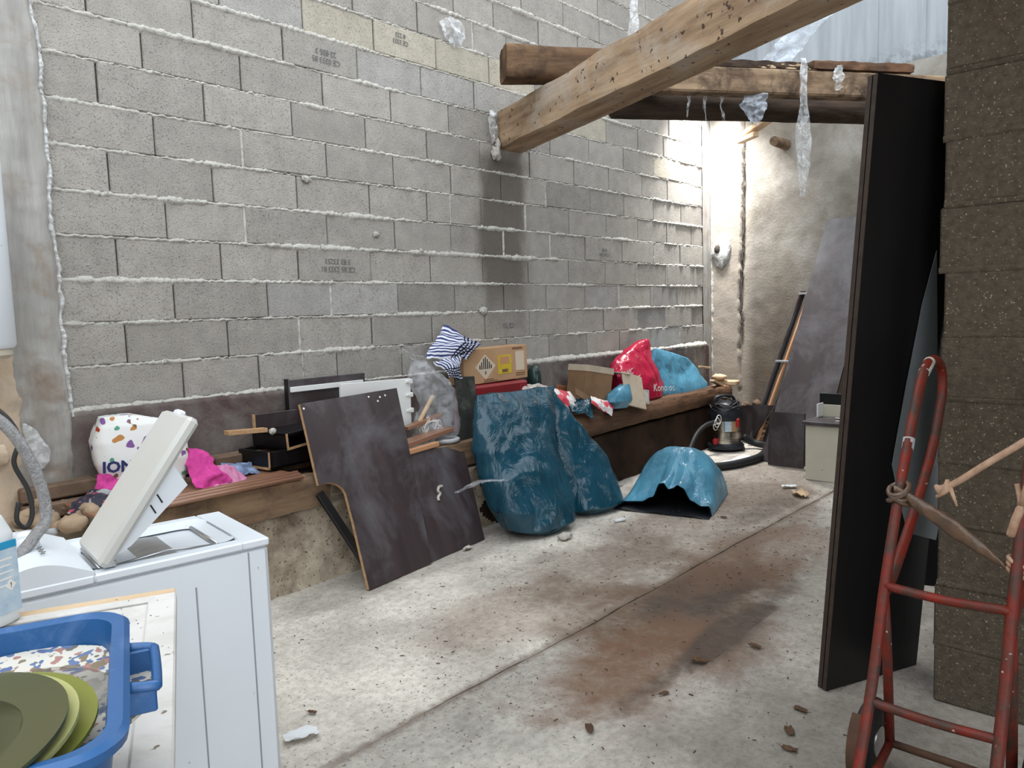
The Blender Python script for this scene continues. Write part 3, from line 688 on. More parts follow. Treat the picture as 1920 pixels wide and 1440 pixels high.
solo('sawn_stub', MB().tube([(7.6, -.80, 2.97), (7.2, -.83, 2.95)], [.055, .045], 10), 'old_wood', 'small round wood stub sticking out of the plaster below the lath', 'stub', smoothf=50)

def tatter(name, pts, ws, mat, label, seed, yaw=.7, cat='plastic strip', n=40, tw=.5):
    P3 = spline(pts, 10); m = len(P3)-1
    def P(u, v):
        x = u*m; i = min(int(x), m-1); p = P3[i].lerp(P3[i+1], x-i)
        wx = u*(len(ws)-1); j = min(int(wx), len(ws)-2); w = ws[j]*(1-(wx-j))+ws[j+1]*(wx-j)
        a = yaw+tw*fn((u*3, 0, 0), 1, seed); s = V(math.sin(a), -math.cos(a), 0)
        return p+s*((v-.5)*w)+V(.03*fn((u*4, v*3, 0), 1, seed), .03*fn((u*4, v*3, 7), 1, seed), 0)*(.4+w*3)+V(0, 0, .012*fn((u*9, v*4, 2), 1, seed))
    o = solo(name, MB().grid(P, n, 8), mat, label, cat, smoothf=True)
    return o
T1 = rb+dd*1.30
tatter('plastic_tatter', [T1+V(-.10, -.02, .16), T1+V(-.13, -.04, .02), T1+V(-.12, -.03, -.25), T1+V(-.12, -.03, -.50), T1+V(-.12, -.03, -.78)], [.035, .05, .045, .10, .115, .01], 'film_white', 'long milky plastic tatter hanging down from the far rafter', 1)
T2 = rb+dd*1.58
tatter('plastic_tatter', [T2+V(-.1, -.02, .12), T2+V(-.13, -.03, .02), T2+V(-.13, -.03, -.06)], [.05, .09, .03], 'film_white', 'short ragged plastic scrap on the far rafter beside the long tatter', 2)
T3 = rb+dd*.95
tatter('plastic_tatter', [T3+V(-.05, 0, -.06), T3+V(-.1, 0, -.16), T3+V(-.1, 0, -.30)], [.14, .17, .04], 'film_grey', 'grey plastic scrap drooping under the far rafter by the bright corner', 3)
tatter('plastic_sheet', [V(5.35, -1.55, 3.03), V(5.6, -1.62, 3.25), V(5.85, -1.78, 3.52)], [.20, .24, .16], 'film_grey', 'grey plastic sheet rising slanted from the rafter to the beam', 4, cat='plastic sheet')
tatter('plastic_tatter', [V(5.55, -.35, 3.98), V(5.52, -.36, 3.75), V(5.50, -.35, 3.50), V(5.53, -.34, 3.36)], [.05, .07, .08, .02], 'film_white', 'thin white plastic strip dangling against the top of the block wall', 5)
tatter('plastic_tatter', [V(4.62, -.25, 3.36), V(4.61, -.25, 3.27)], [.01, .05], 'film_white', 'tiny white plastic tip standing up behind the log end', 6, n=10)
T4 = rb+dd*.42
for i in range(3):
    tatter('cobweb_strand', [T4+dd*(.12*i)+V(0, 0, -.09), T4+dd*(.12*i)+V(-.02, 0, -.16), T4+dd*(.14*i)+V(-.02, .01, -.24-.02*i)], [.02, .014, .004], 'cobweb', 'fine pale strand hanging under the rafter near the beam', 10+i, cat='cobweb', n=14)['group'] = 'strands under the rafter'
# torn film stuck on the wall, foam and rags at the beam end
def patch(c, w, h, seed, mat, name, label, cat, yoff=-.02, amp=.02):
    def P(u, v):
        a = 2*math.pi*v; k = u*(1+.35*fn((math.cos(a), math.sin(a), 0), 1.3, seed)+.15*fn((math.cos(a)*3, math.sin(a)*3, 1), 1.3, seed))
        x, z = math.cos(a)*w/2*k, math.sin(a)*h/2*k
        return (c[0]+x, c[1]+yoff-amp*(1-u)+.02*fn((x*9, z*9, 2), 2, seed), c[2]+z)
    return solo(name, MB().grid(P, 10, 40, closev=True), mat, label, cat, smoothf=True)
patch((3.78, 0, 3.33), .22, .20, 4, 'film_white', 'film_scrap', 'crumpled white film scrap stuck on the block wall high up', 'plastic scrap')
solo('foam_lump', MB().blob((4.165, -.03, 2.565), (.035, .03, .045), .6, 4, 2, 12).blob((4.19, -.03, 2.63), (.02, .02, .04), .6, 4, 5, 8), 'foam', 'dirty white foam lump on the wall below the beam end', 'foam', smoothf=True)
patch((4.16, 0, 2.75), .10, .22, 8, 'film_white', 'film_scrap', 'thin white film shred beside the end of the squared beam', 'plastic scrap')

# ------------------------------------------------------------------ timbers and stones on the ledge
def rough_beam(name, x0, x1, y, z, w, h, label, seed, mat='old_wood', sq=.75):
    def P(u, v):
        an = 2*math.pi*v; ca, sa = math.cos(an), math.sin(an); k = 1/max(abs(ca), abs(sa))**sq; x = x0+(x1-x0)*u
        e = min(1, min(u, 1-u)*(x1-x0)/.05); e = .75+.25*e
        j = e*(1+.10*fn((x*2, ca, sa), 1, seed)+.06*fn((x*4, ca*3, sa*3), 2, seed))
        return (x, y(x)+ca*w/2*k*j, z+sa*h/2*k*j)
    m_ = MB().grid(P, 90, 24, closev=True); c = len(m_.v); m_.f.append(tuple(range(24))); m_.f.append(tuple(range(c-24, c)))
    return solo(name, m_, mat, label, 'beam', smoothf=45)
rough_beam('edge_timber', 1.15, 2.27, lambda x: -.46, .50, .15, .17, 'rough brown timber edging the ledge behind the washing machine', 2)
rough_beam('edge_timber', 2.42, 3.95, lambda x: -.375, .50, .11, .16, 'weathered timber edging the ledge behind the cut-out dark board', 5, 'old_wood')
rough_beam('edge_log', 4.25, 7.38, lambda x: yf(x)+.05, .505, .19, .18, 'dark brown rounded log edging the ledge under the rubbish pile', 8, 'ledge_log', .3)
st = random.Random(21)
for i in range(34):
    x = st.uniform(.93, 1.45); y = st.uniform(-.46, -.10); r = st.uniform(.028, .06)*(1.1 if i < 12 else .8)
    z = .545+r*.5+(.05 if i > 20 else 0)*st.random()
    m_ = 'stone_grey' if st.random() < .25 else 'stone'; lab_ = ('small rounded brown stone', 'small pale grey stone')[m_ == 'stone_grey']+' heaped on the ledge behind the washing machine'
    if i > 22: x = st.uniform(1.0, 1.5); z += .03
    solo('stone', MB().blob((x, y, z), (r, r*st.uniform(.7, 1), r*st.uniform(.55, .8)), .25, 4, i, 7, Matrix.Rotation(st.uniform(0, 3), 3, 'Z')), m_, lab_, 'stone', 'stones heaped on the ledge', smoothf=True)

# ------------------------------------------------------------------ boards leaning on the ledge
A = V(2.275, -.792, .002); n_ = (V(2.747, -.734, 0)-V(2.275, -.792, 0)).cross(V(2.6, -.49, .62)-V(2.275, -.792, 0)).normalized()
if n_.y > 0: n_ = -n_
def leaner(name, pts, off, th, label, xf, cat='board'):
    t = thing(name, label, cat, (sum(p[0] for p in pts)/len(pts), min(p[1] for p in pts), 0))
    P = [Vector(p) for p in pts]; P = [p+n_*((A-p).dot(n_)+off) for p in P]; c = sum(P, Vector())/len(P)
    part('core', MB().prism([c+(p-c)*.999 for p in P], -n_*th), 'chip', t)
    part('laminate', MB().prism([c+(p-c)*1.0005+n_*.0012 for p in P], -n_*.0018), 'wenge', t, xf=xf)
    return t
xfp = frame(V(.98, .12, 0), V(-.02, .38, .92))
arc = [(2.149, -.578, .545)]
for i in range(9):
    t = i/8; a = t*math.pi/2
    arc.append(tuple(V(2.20, -.570, .545).lerp(V(2.312, -.640, .36), 0)+V(.105*math.sin(a), -.03*(1-math.cos(a)), -.075*(1-math.cos(a)))))
p1 = leaner('cutout_board', [(2.177, -.402, .951)]+arc+[(2.299, -.65, .329), (2.275, -.792, .004), (2.76, -.733, .004), (2.903, -.308, .962)], .012, .019, 'dark wood-grain board with a curved cut-out, tallest of the boards leaning on the ledge', xfp)
for q in ((2.19, .925), (2.66, .935), (2.745, .925), (2.79, .93), (2.72, .905)):
    zz = q[1]; y = -.402-(.951-zz)*.43+.012*0
    base = V(q[0], 0, zz); tt = (A-base).dot(n_)/n_.y; base.y += tt
    part('dowel_hole', MB().lathe([(0, 0), (.006, 0), (.006, .002), (0, .002)], base+n_*.0135, 8, frame((1, 0, 0), n_)), 'print_white', p1)
p2 = leaner('leaning_board', [(2.80, -.470, .588), (3.353, -.418, .571), (3.276, -.669, .004), (2.70, -.74, .004)], -.012, .018, 'short dark board leaning behind the cut-out board', xfp)
wv = [V(2.98, -.562, .29)+n_*-.006, V(2.985, -.555, .31)+n_*-.002, V(3.01, -.548, .325)+n_*-.002, V(3.0, -.545, .345)+n_*-.002, V(3.02, -.535, .365)+n_*-.002, V(3.045, -.532, .362)+n_*-.004]
wv = [w+n_*((A-w).dot(n_)-.008) for w in wv]
part('foam_squiggle', MB().tube(spline(wv, 4), .009, 6), 'foam', p2, True)
solo('dark_strip', MB().beam((2.17, -.56, .50), (2.36, -.76, .02), .05, .02, up=(0, -.7, .7), bev=.002), 'wenge_black', 'thin black strip of board leaning behind the notch of the cut-out board', 'board')
tatter('plastic_shred', [V(2.98, -.72, .36), V(3.15, -.76, .40), V(3.35, -.80, .38), V(3.5, -.86, .37)], [.02, .07, .05, .01], 'film', 'clear plastic shred stretched between the dark boards and the blue bags', 33, yaw=0)

# boards standing on the ledge behind
t = thing('shelf_board', 'dark board with a white strip standing against the wall base', 'board', (2.56, -.12, .55))
xf0 = Matrix.Identity(3)
part('board', MB().box((2.56, -.11, .80), (.53, .018, .52), None, .002), 'wenge', t)
part('white_strip', MB().box((2.55, -.128, 1.005), (.50, .014, .03), None, .002), 'white', t)
part('batten', MB().box((2.295, -.10, .80), (.014, .03, .53)), 'wenge_black', t)
t = thing('cabinet_door', 'white melamine door with hinge cups standing among dark boards', 'cabinet door', (2.85, -.19, .6))
part('door_leaf', MB().box((2.85, -.19, .86), (.53, .018, .30), Matrix.Rotation(.02, 3, 'Y'), .002), 'white', t)
for z in (.985, .90, .80): part('hinge', MB().box((3.115, -.195, z), (.03, .03, .03), None, .004).box((3.10, -.203, z), (.05, .012, .018), None, .003), 'white', t)
solo('narrow_batten', MB().beam((2.95, -.33, .715), (3.28, -.28, .755), .05, .022, bev=.002), 'brown_lam', 'narrow brown batten lying level below the white cabinet door', 'rail')
solo('short_plank', MB().beam((2.85, -.40, .63), (3.30, -.33, .665), .10, .03, bev=.003), 'brown_lam', 'short brown board lying on the ledge under the clear plastic bag', 'board')
solo('orange_slat', MB().beam((2.85, -.46, .595), (3.12, -.43, .605), .03, .03, bev=.004), 'copper', 'orange wooden slat on the ledge just above the short dark board', 'slat')
m_ = MB().tube([V(3.27+.075*math.cos(a), -.36+.055*math.sin(a), .60) for a in [2*math.pi*i/24 for i in range(24)]], .014, 8, closed=True)
solo('grey_ring', m_, 'stone_grey', 'grey plastic ring lying on the ledge by the short brown board', 'ring', smoothf=True)
solo('wood_handle', MB().beam((3.06, -.30, .70), (3.24, -.27, .885), .02, .022, up=(0, -1, 0), bev=.003), 'pale_wood', 'pale wooden handle poking up out of the clear plastic bag', 'handle')
# black mouldy board and red case with the cardboard box on top
solo('mouldy_board', MB().box((3.515, -.295, .765), (.185, .02, .44), Matrix.Rotation(-.12, 3, 'X') @ Matrix.Rotation(.05, 3, 'Y'), .006), 'black_board', 'upright blackened board between the clear bag and the red case', 'board')
t = thing('red_case', 'dark red plastic case under the cardboard box', 'case', (3.9, -.17, .55))
part('shell', MB().box((3.90, -.155, .735), (.58, .21, .34), None, .015), 'red_case', t, 40)
part('rib', MB().box((4.10, -.262, .735), (.02, .012, .32), None, .004), 'red_case', t)
part('base_rail', MB().box((3.90, -.268, .60), (.58, .02, .018), None, .004), 'red_case', t)
Rb = Matrix.Rotation(-.012, 3, 'Y')
t = thing('cardboard_box', 'brown cardboard box with yellow sticker and hazard diamond on the red case', 'box', (3.92, -.12, .915))
def bx(p): return Rb @ (Vector(p)-V(3.92, -.12, 1.03))+V(3.92, -.12, 1.03)
part('carton', MB().box((3.92, -.122, 1.035), (.66, .16, .245), Rb, .004), 'card', t)
def decal(nm, x, z, w, h, mat, y=-.2035): return part(nm, MB().box(bx((x, y, z)), (w, .0016, h), Rb), mat, t)
decal('yellow_sticker', 4.00, 1.03, .145, .135, 'yellow'); decal('white_label', 4.165, 1.045, .095, .14, 'paper_tan')
decal('sticker_text', 4.0, .985, .06, .022, 'brown_ink', -.2050); decal('sticker_text', 4.0, 1.06, .10, .05, 'copper', -.2048)
for i, hgt in enumerate((.03, .05, .075, .085, .07, .05, .03)): part('hazard_bar', MB().box(bx((3.745+.019*i, -.2036, 1.012+hgt/2)), (.009, .0016, hgt), Rb), 'ink', t)
m2 = MB().prism([bx(p) for p in ((3.70, -.2030, 1.03), (3.80, -.2030, .935), (3.905, -.2030, 1.03), (3.80, -.2030, 1.115))], (0, .001, 0))
part('hazard_diamond', m2, 'paper_tan', t)
part('hazard_class', text_mb('8', .035, bx((3.80, -.2042, .985)), (1, 0, 0), (0, 0, 1)), 'ink', t)
decal('print_line', 4.14, 1.138, .11, .012, 'brown_ink'); decal('print_line', 4.17, .94, .10, .006, 'brown_ink'); decal('print_line', 4.17, .955, .10, .006, 'brown_ink'); decal('print_line', 3.83, .938, .10, .006, 'brown_ink'); decal('print_line', 3.85, .925, .14, .006, 'brown_ink')

# ------------------------------------------------------------------ soft things on the ledge
def grid_uv(o, nu, nv):
    me = o.data; uv = me.uv_layers.new(name='UVMap'); mv = nv+1
    for lp in me.loops:
        i, j = divmod(lp.vertex_index, mv); uv.data[lp.index].uv = (i/nu, j/nv)
def cloth(name, c, mat, label, cat, amp=.03, f=7, seed=1, bulge=.05, n=44, uv=False, nrm=(0, -1, .3), group=None, thick=True):
    """crumpled cloth over four corners (00, 10, 11, 01)"""
    c = [Vector(p) for p in c]; nrm = Vector(nrm).normalized()
    def P(u, v):
        p = c[0]*(1-u)*(1-v)+c[1]*u*(1-v)+c[2]*u*v+c[3]*(1-u)*v
        e = 1+.25*fn((u*3, v*3, 0), .9, seed+3)
        q = p+nrm*(bulge*math.sin(math.pi*u)*math.sin(math.pi*v)*e+amp*2*ridged(p, f, seed))
        return q+V(amp*fn(p, f, seed+1), 0, amp*fn(p, f, seed+2))
    o = solo(name, MB().grid(P, n, n), mat, label, cat, group, smoothf=True)
    if uv: grid_uv(o, n, n)
    return o
cloth('striped_shirt', [(3.24, -.22, 1.12), (3.50, -.10, 1.33), (3.72, -.23, 1.19), (3.56, -.27, 1.10)], 'stripe', 'blue and white striped cloth draped on the cardboard box corner', 'cloth', .022, 8, 2, .06, 48, True)
cloth('checked_cloth', [(3.28, -.25, 1.10), (3.53, -.245, 1.14), (3.50, -.28, .97), (3.38, -.28, .98)], 'stripe', 'dark checked cloth hanging below the striped cloth', 'cloth', .018, 10, 5, .05, 40, True)
# clear bag with junk inside
m_ = MB().pouch([(3.24, -.26, .56, .07, .05, 0), (3.25, -.27, .61, .15, .10, 0), (3.27, -.26, .70, .16, .11, 5), (3.29, -.25, .80, .12, .10, 5), (3.26, -.24, .90, .14, .10, 5), (3.23, -.22, .98, .13, .08, 0), (3.22, -.20, 1.05, .09, .04, 0), (3.20, -.18, 1.10, .03, .01, 0)], 36, 34, .11, 7, 4, 2.0)
solo('clear_bag', m_, 'film', 'clear plastic bag of odds and ends beside the white cabinet door', 'bag', smoothf=True)
tatter('film_sheet', [V(3.30, -.20, 1.05), V(3.18, -.18, 1.14), V(3.08, -.16, 1.19)], [.14, .10, .03], 'film', 'loose clear film lifting above the clear bag towards the wall', 41, yaw=1.2)
m_ = MB()
rw = random.Random(9)
for i in range(26):
    a = rw.uniform(0, 6.28); p0 = V(3.17, -.31, .69)
    pts = [p0+V(math.cos(a+k*.8)*rw.uniform(.03, .085), rw.uniform(-.03, .03), math.sin(a+k*.8)*rw.uniform(.03, .065)) for k in range(5)]
    m_.tube(spline(pts, 4), .0022, 4)
solo('wire_tangle', m_, 'print_white', 'white wire tangle lying in front of the clear bag', 'wire', kind='stuff')

# paper carrier with loose clothes
m_ = MB().pouch([(1.47, -.17, .56, .13, .08, -12), (1.46, -.17, .64, .17, .10, -12), (1.455, -.17, .76, .20, .11, -12), (1.45, -.165, .86, .205, .10, -12), (1.44, -.16, .93, .17, .085, -12), (1.36, -.15, .975, .07, .05, -12)], 44, 30, .022, 7, 6, 4.5)
t = thing('paper_carrier', 'white paper carrier bag with coloured printed pictures behind the washing machine lid', 'bag', (1.46, -.17, .56))
part('bag_body', m_, 'paperbag', t, True)
xd = V(math.cos(rad(-12)), math.sin(rad(-12)), 0)
part('lettering', text_mb('ION', .07, (1.30, -.296, .757), xd+V(0, 0, -.05), (.06, 0, 1), bold=.0028), 'navy', t)
part('small_print', text_mb('WORLDWIDE', .026, (1.515, -.335, .85), (0, 0, 1), -xd), 'blue_ink', t)
part('small_print', text_mb('GARANTIE', .026, (1.555, -.343, .85), (0, 0, 1), -xd), 'blue_ink', t)
cloth('pink_garment', [(1.60, -.40, .61), (1.62, -.22, .80), (1.74, -.26, .74), (1.76, -.40, .61)], 'pink', 'bright pink garment spilling beside the paper carrier', 'garment', .03, 9, 3, .05, 36)
cloth('pale_pink_garment', [(1.66, -.42, .60), (1.72, -.28, .68), (1.92, -.24, .64), (1.86, -.40, .60)], 'pink_pale', 'crumpled pale pink garment lying on the brown board', 'garment', .022, 10, 4, .04, 36, nrm=(0, -.4, 1))
cloth('denim_garment', [(1.80, -.34, .61), (1.82, -.20, .67), (2.0, -.18, .64), (1.97, -.32, .61)], 'denim', 'crumpled pale blue denim garment beside the pale pink one', 'garment', .02, 11, 5, .03, 36, nrm=(0, -.4, 1))
cloth('magenta_garment', [(1.19, -.28, .63), (1.24, -.20, .71), (1.36, -.20, .72), (1.33, -.33, .60)], 'pink', 'magenta garment under the left side of the paper carrier', 'garment', .02, 12, 7, .03, 30)
cloth('floral_garment', [(1.07, -.33, .60), (1.18, -.24, .66), (1.36, -.26, .66), (1.26, -.40, .57)], 'floral', 'black floral garment lying on the stones', 'garment', .02, 12, 8, .03, 34)
# brown laminated board under them
t = thing('brown_board', 'long brown laminated board lying along the ledge edge', 'board', (1.75, -.40, .575))
part('board', MB().box((1.60, -.36, .60), (.98, .42, .018), Matrix.Rotation(.012, 3, 'Z'), .002), 'brown_lam', t)
for k in range(3): part('edge_moulding', MB().tube([(1.15, -.582+.022*k, .606+.008*k), (2.07, -.570+.022*k, .606+.008*k)], .012, 8), 'brown_lam', t, True)
# drawers
def drawer(name, label, c, d, yaw, tilt, open_axis, matx='wenge_black'):
    """open box of laminated chipboard: open on top or at the front"""
    t = thing(name, label, 'drawer', (c[0], c[1], c[2]-d[2]/2)); R = Matrix.Rotation(rad(yaw), 3, 'Z') @ Matrix.Rotation(rad(tilt), 3, 'Y'); C = Vector(c); T = .014
    def W(nm, p, s, mat): return part(nm, MB().box(C+R @ Vector(p), s, R, .0015), mat, t)
    x, y, z = d
    W('bottom', (0, 0, -z/2+T/2), (x, y, T), matx)
    W('side', (-x/2+T/2, 0, 0), (T, y, z), matx); W('side', (x/2-T/2, 0, 0), (T, y, z), matx)
    W('back', (0, y/2-T/2, 0), (x, T, z), matx)
    if open_axis == 'front':
        W('top', (0, 0, z/2-T/2), (x, y, T), matx)
        for (px, pz, sx, sz) in ((0, -z/2+T/2, x, T), (-x/2+T/2, 0, T, z), (x/2-T/2, 0, T, z)): W('raw_edge', (px, -y/2-.001, pz), (sx, .002, sz), 'chip')
    else:
        W('front', (0, -y/2+T/2, 0), (x, T, z), matx)
        W('raw_edge', (-x/2-.001, 0, -z/2+T/2), (.002, y, T), 'chip'); W('raw_edge', (-x/2-.001, -y/2+T/2, 0), (.002, T, z), 'chip')
    return t
drawer('drawer', 'lower black drawer box lying on the brown board', (2.26, -.19, .668), (.52, .26, .095), 8, 0, 'top')
drawer('drawer', 'upper black drawer box open towards the room, tilted on the lower one', (2.27, -.19, .765), (.34, .28, .09), 8, -4, 'front')
t = thing('short_board', 'grey laminated board end standing on top of the two black drawers', 'board', (2.19, -.14, .81))
part('board', MB().box((2.20, -.13, .85), (.26, .016, .085), None, .0015), 'wenge', t); part('raw_edge', MB().box((2.066, -.13, .85), (.010, .018, .088)), 'chip', t)
solo('raw_slat', MB().beam((1.84, -.26, .835), (2.06, -.255, .822), .05, .022, bev=.001), 'chip', 'tan chipboard slat jutting out left above the black drawers', 'slat')
solo('foam_lump', MB().blob((2.075, -.30, .815), (.018, .016, .018), .4, 4, 3, 8), 'foam', 'white foam lump on the end of the tan slat', 'foam', smoothf=True)

# ------------------------------------------------------------------ rubbish pile on the ledge
def pouch(name, rows, mat, label, cat='bag', amp=.03, f=6, seed=1, ex=2.6, nseg=48, nrow=40, cap=(True, True), flat=False):
    return solo(name, MB().pouch(rows, nseg, nrow, amp, f, seed, ex, cap), mat, label, cat, smoothf=24 if flat else True)
o = pouch('red_bag', [(5.72, -.20, .552, .22, .08, 0), (5.74, -.22, .60, .34, .11, 0), (5.72, -.22, .70, .38, .12, 0), (5.66, -.20, .82, .37, .11, 0), (5.70, -.18, .93, .28, .08, 0), (5.82, -.15, 1.03, .18, .05, 0), (5.94, -.14, 1.10, .09, .03, 0), (6.0, -.14, 1.12, .02, .01, 0)], 'bag_red', 'glossy red plastic carrier bag on the rubbish pile', 'bag', .06, 6, 3)
t = thing('red_bag_print', 'white lettering printed across the red carrier bag', 'lettering', (5.9, -.3, .66)); D.objects.remove(t)
l_ = part('lettering', text_mb('Kono oc', .095, (5.93, -.362, .685), (1, -.06, -.08), (0, 0, 1), .001), 'print_white', o)
for i, (x, z, s_) in enumerate(((5.42, .86, .075), (5.55, .80, .06), (5.48, .74, .05))):
    part('print_mark', text_mb('LMC', s_, (x, -.325, z), (1, .02, .15), (0, 0, 1), .001), 'print_white', o)
pouch('blue_bag', [(6.55, -.16, .552, .42, .10, -2), (6.56, -.17, .60, .46, .11, -2), (6.52, -.15, .70, .42, .08, -2), (6.50, -.13, .80, .40, .06, -2), (6.40, -.12, .90, .32, .05, -2), (6.26, -.11, .99, .10, .03, -2), (6.20, -.11, 1.02, .02, .01, -2)], 'bag_sky', 'pale blue plastic bag at the right end of the rubbish pile', 'bag', .05, 4, 8, 3.2, 15, 9, flat=True)
t = thing('open_carton', 'open brown carton on the rubbish pile beside the red bag', 'carton', (4.95, -.26, .55))
Rc = Matrix.Rotation(rad(-8), 3, 'Z') @ Matrix.Rotation(rad(10), 3, 'Y'); C = V(4.93, -.27, .80)
def cw(nm, p, s, mat='card_dark'): part(nm, MB().box(C+Rc @ Vector(p), s, Rc, .001), mat, t)
cw('front_wall', (0, -.10, 0), (.30, .006, .29)); cw('back_wall', (0, .10, 0), (.30, .006, .29)); cw('side_wall', (-.15, 0, 0), (.006, .20, .29)); cw('side_wall', (.15, 0, 0), (.006, .20, .29)); cw('base', (0, 0, -.14), (.30, .20, .006))
cw('rim_band', (0, -.105, .125), (.312, .006, .05), 'card_pale'); cw('rim_band', (-.155, 0, .125), (.006, .212, .05), 'card_pale'); cw('flap', (.27, .0, .125), (.24, .18, .006), 'card_pale')
def slabm(name, c, d, eul, mat, label, cat):
    R = Euler([rad(a) for a in eul]).to_matrix(); return solo(name, MB().box(c, d, R, .004), mat, label, cat)
slabm('flat_carton', (5.33, -.43, .72), (.30, .016, .29), (-18, 14, 0), 'card_pale', 'pale crushed carton leaning over the log edge', 'carton')
slabm('card_strip', (4.72, -.39, .72), (.30, .012, .06), (-20, 26, 0), 'card_dark', 'brown card strip leaning on the open carton', 'card')
cloth('red_white_packet', [(4.30, -.38, .70), (4.38, -.30, .82), (4.62, -.30, .78), (4.58, -.42, .68)], 'redwhite', 'red and white packet on the pile behind the tall blue bags', 'packet', .015, 7, 3, .03, 24)
cloth('red_white_packet', [(4.68, -.46, .68), (4.76, -.40, .73), (5.02, -.44, .64), (4.90, -.50, .56)], 'redwhite', 'red and white packet drooping over the log below the open carton', 'packet', .015, 7, 6, .03, 24)
cloth('blue_plastic', [(4.45, -.46, .66), (4.52, -.36, .74), (4.74, -.40, .72), (4.66, -.50, .56)], 'bag_blue', 'dark blue plastic scrap between the two red and white packets', 'plastic scrap', .03, 8, 5, .04, 30)
pouch('blue_scrap', [(5.12, -.42, .60, .10, .05, 0), (5.11, -.43, .66, .17, .07, 10), (5.13, -.42, .72, .15, .06, 10), (5.2, -.41, .78, .06, .03, 10)], 'bag_sky', 'crumpled bright blue plastic lying on the log in front of the open carton', 'plastic scrap', .06, 7, 3, nseg=14, nrow=8, flat=True)
pouch('blue_can', [(5.44, -.36, .58, .05, .05, 0), (5.46, -.36, .64, .07, .06, 0), (5.45, -.35, .72, .06, .05, 0), (5.43, -.34, .78, .03, .03, 0)], 'bag_sky', 'small light blue wrapper between the flat carton and the red bag', 'wrapper', .03, 9, 4, nseg=24, nrow=16)
solo('paper_roll', MB().tube([(5.50, -.42, .585), (5.53, -.40, .70)], .045, 14), 'foam', 'short off-white paper roll by the blue wrapper on the log', 'roll', smoothf=50)
cloth('soiled_cloth', [(4.10, -.50, .68), (4.12, -.22, .86), (4.40, -.24, .84), (4.52, -.50, .52)], 'white_cloth', 'soiled white cloth bundle behind the tall blue bags', 'cloth', .035, 8, 9, .06, 40)
m_ = MB().lathe([(.001, 0), (.05, 0), (.055, .01), (.055, .11), (.04, .15), (.02, .17), (0, .172)], (4.42, -.12, .82), 16)
m_.lathe([(.001, .82-.9), (.06, .82-.9), (.06, 0), (.05, 0)], (4.42, -.12, .82), 12)
solo('green_bottle', m_, 'bottle_green', 'dark green bottle top showing above the soiled cloth by the wall', 'bottle', smoothf=40)
solo('tile_shard', MB().box((4.78, -.10, .75), (.16, .02, .10), Euler((.1, .2, .1)).to_matrix(), .003).box((4.78, -.10, .62), (.10, .06, .18)), 'terracotta', 'terracotta shard against the wall base behind the open carton', 'shard')
solo('white_stick', MB().beam((5.02, -.12, .88), (5.40, -.14, .80), .02, .02, bev=.003), 'pale_wood', 'thin white stick poking out left of the red bag', 'stick')
for i, (a, b, w, h, lab) in enumerate((((6.88, -.20, .80), (7.25, -.12, .76), .03, .02, 'pale lath poking up behind the pale blue bag towards the corner'), ((6.95, -.30, .66), (7.2, -.28, .58), .05, .02, 'pale broken lath leaning right of the pale blue bag'), ((7.0, -.27, .57), (7.3, -.22, .575), .12, .02, 'flat pale lath lying at the foot of the corner'))):
    solo('lath', MB().beam(a, b, w, h, bev=.003), 'pale_wood', lab, 'lath')
solo('clay_brick', MB().box((7.36, -.26, .60), (.10, .24, .055), Matrix.Rotation(.1, 3, 'Z'), .012), 'pale_wood', 'pale tan brick lying on the ledge end by the back wall', 'brick')
solo('clay_brick', MB().blob((7.30, -.20, .66), (.06, .08, .035), .3, 4, 2, 8), 'pale_wood', 'broken tan brick bit on top of the pale brick', 'brick', smoothf=True)
ru = random.Random(4)
for i in range(16):
    r = ru.uniform(.03, .075); x = ru.uniform(6.9, 7.46); y = ru.uniform(-.62, -.34); z = r*.6+(.42 if y > -.36 else ru.uniform(0, .36)*(7.5-x < .35))
    if x < 7.2: y = max(y, -.40); z = .40+r
    solo('rubble', MB().blob((7.40+.06*ru.random(), -.36-.34*ru.random(), r*.7+.07*(i % 6)*(1 if i < 13 else 0)), (r, r*.9, r*.75), .35, 5, i, 7), 'clay' if i % 3 else 'dark_log', 'brown rubble lump heaped where the ledge meets the back wall', 'rubble', 'rubble heap at the ledge end', smoothf=True)

# ------------------------------------------------------------------ blue refuse bags on the floor
pouch('blue_bag', [(3.62, -.82, .004, .10, .12, 0), (3.62, -.80, .05, .24, .18, -6), (3.60, -.77, .18, .285, .19, -6), (3.60, -.70, .36, .30, .17, -6), (3.63, -.63, .54, .32, .14, -6), (3.69, -.57, .70, .335, .10, -6), (3.755, -.53, .82, .34, .05, -6), (3.78, -.515, .875, .345, .014, -6)], 'bag_blue', 'tall dark blue refuse bag standing in front, nearest the dark boards', 'bag', .07, 3.2, 2, 2.8, 80, 72)
pouch('blue_bag', [(4.20, -.80, .004, .15, .10, -15), (4.21, -.80, .05, .24, .15, -15), (4.21, -.75, .18, .25, .15, -15), (4.19, -.69, .36, .22, .13, -15), (4.15, -.62, .54, .15, .10, -15), (4.12, -.57, .70, .09, .07, -15), (4.10, -.54, .84, .04, .03, -15)], 'bag_blue', 'slumped dark blue refuse bag tapering upward, right of the tall one', 'bag', .065, 4, 7, 2.4, 60, 56)
bt = thing('blue_bag', 'bright blue refuse bag lying open on the floor with a black mouth', 'bag', (4.9, -1.1, 0))
MZ = [(-1, .025), (-.8, .05), (-.45, .06), (-.2, .10), (-.05, .20), (.04, .205), (.14, .165), (.22, .175), (.32, .20), (.42, .185), (.6, .10), (.8, .07), (.93, .075), (1, .05)]
def mouth(s):
    for (a, za), (b, zb) in zip(MZ[:-1], MZ[1:]):
        if s <= b: k = (s-a)/(b-a); k = k*k*(3-2*k); return za*(1-k)+zb*k
    return MZ[-1][1]
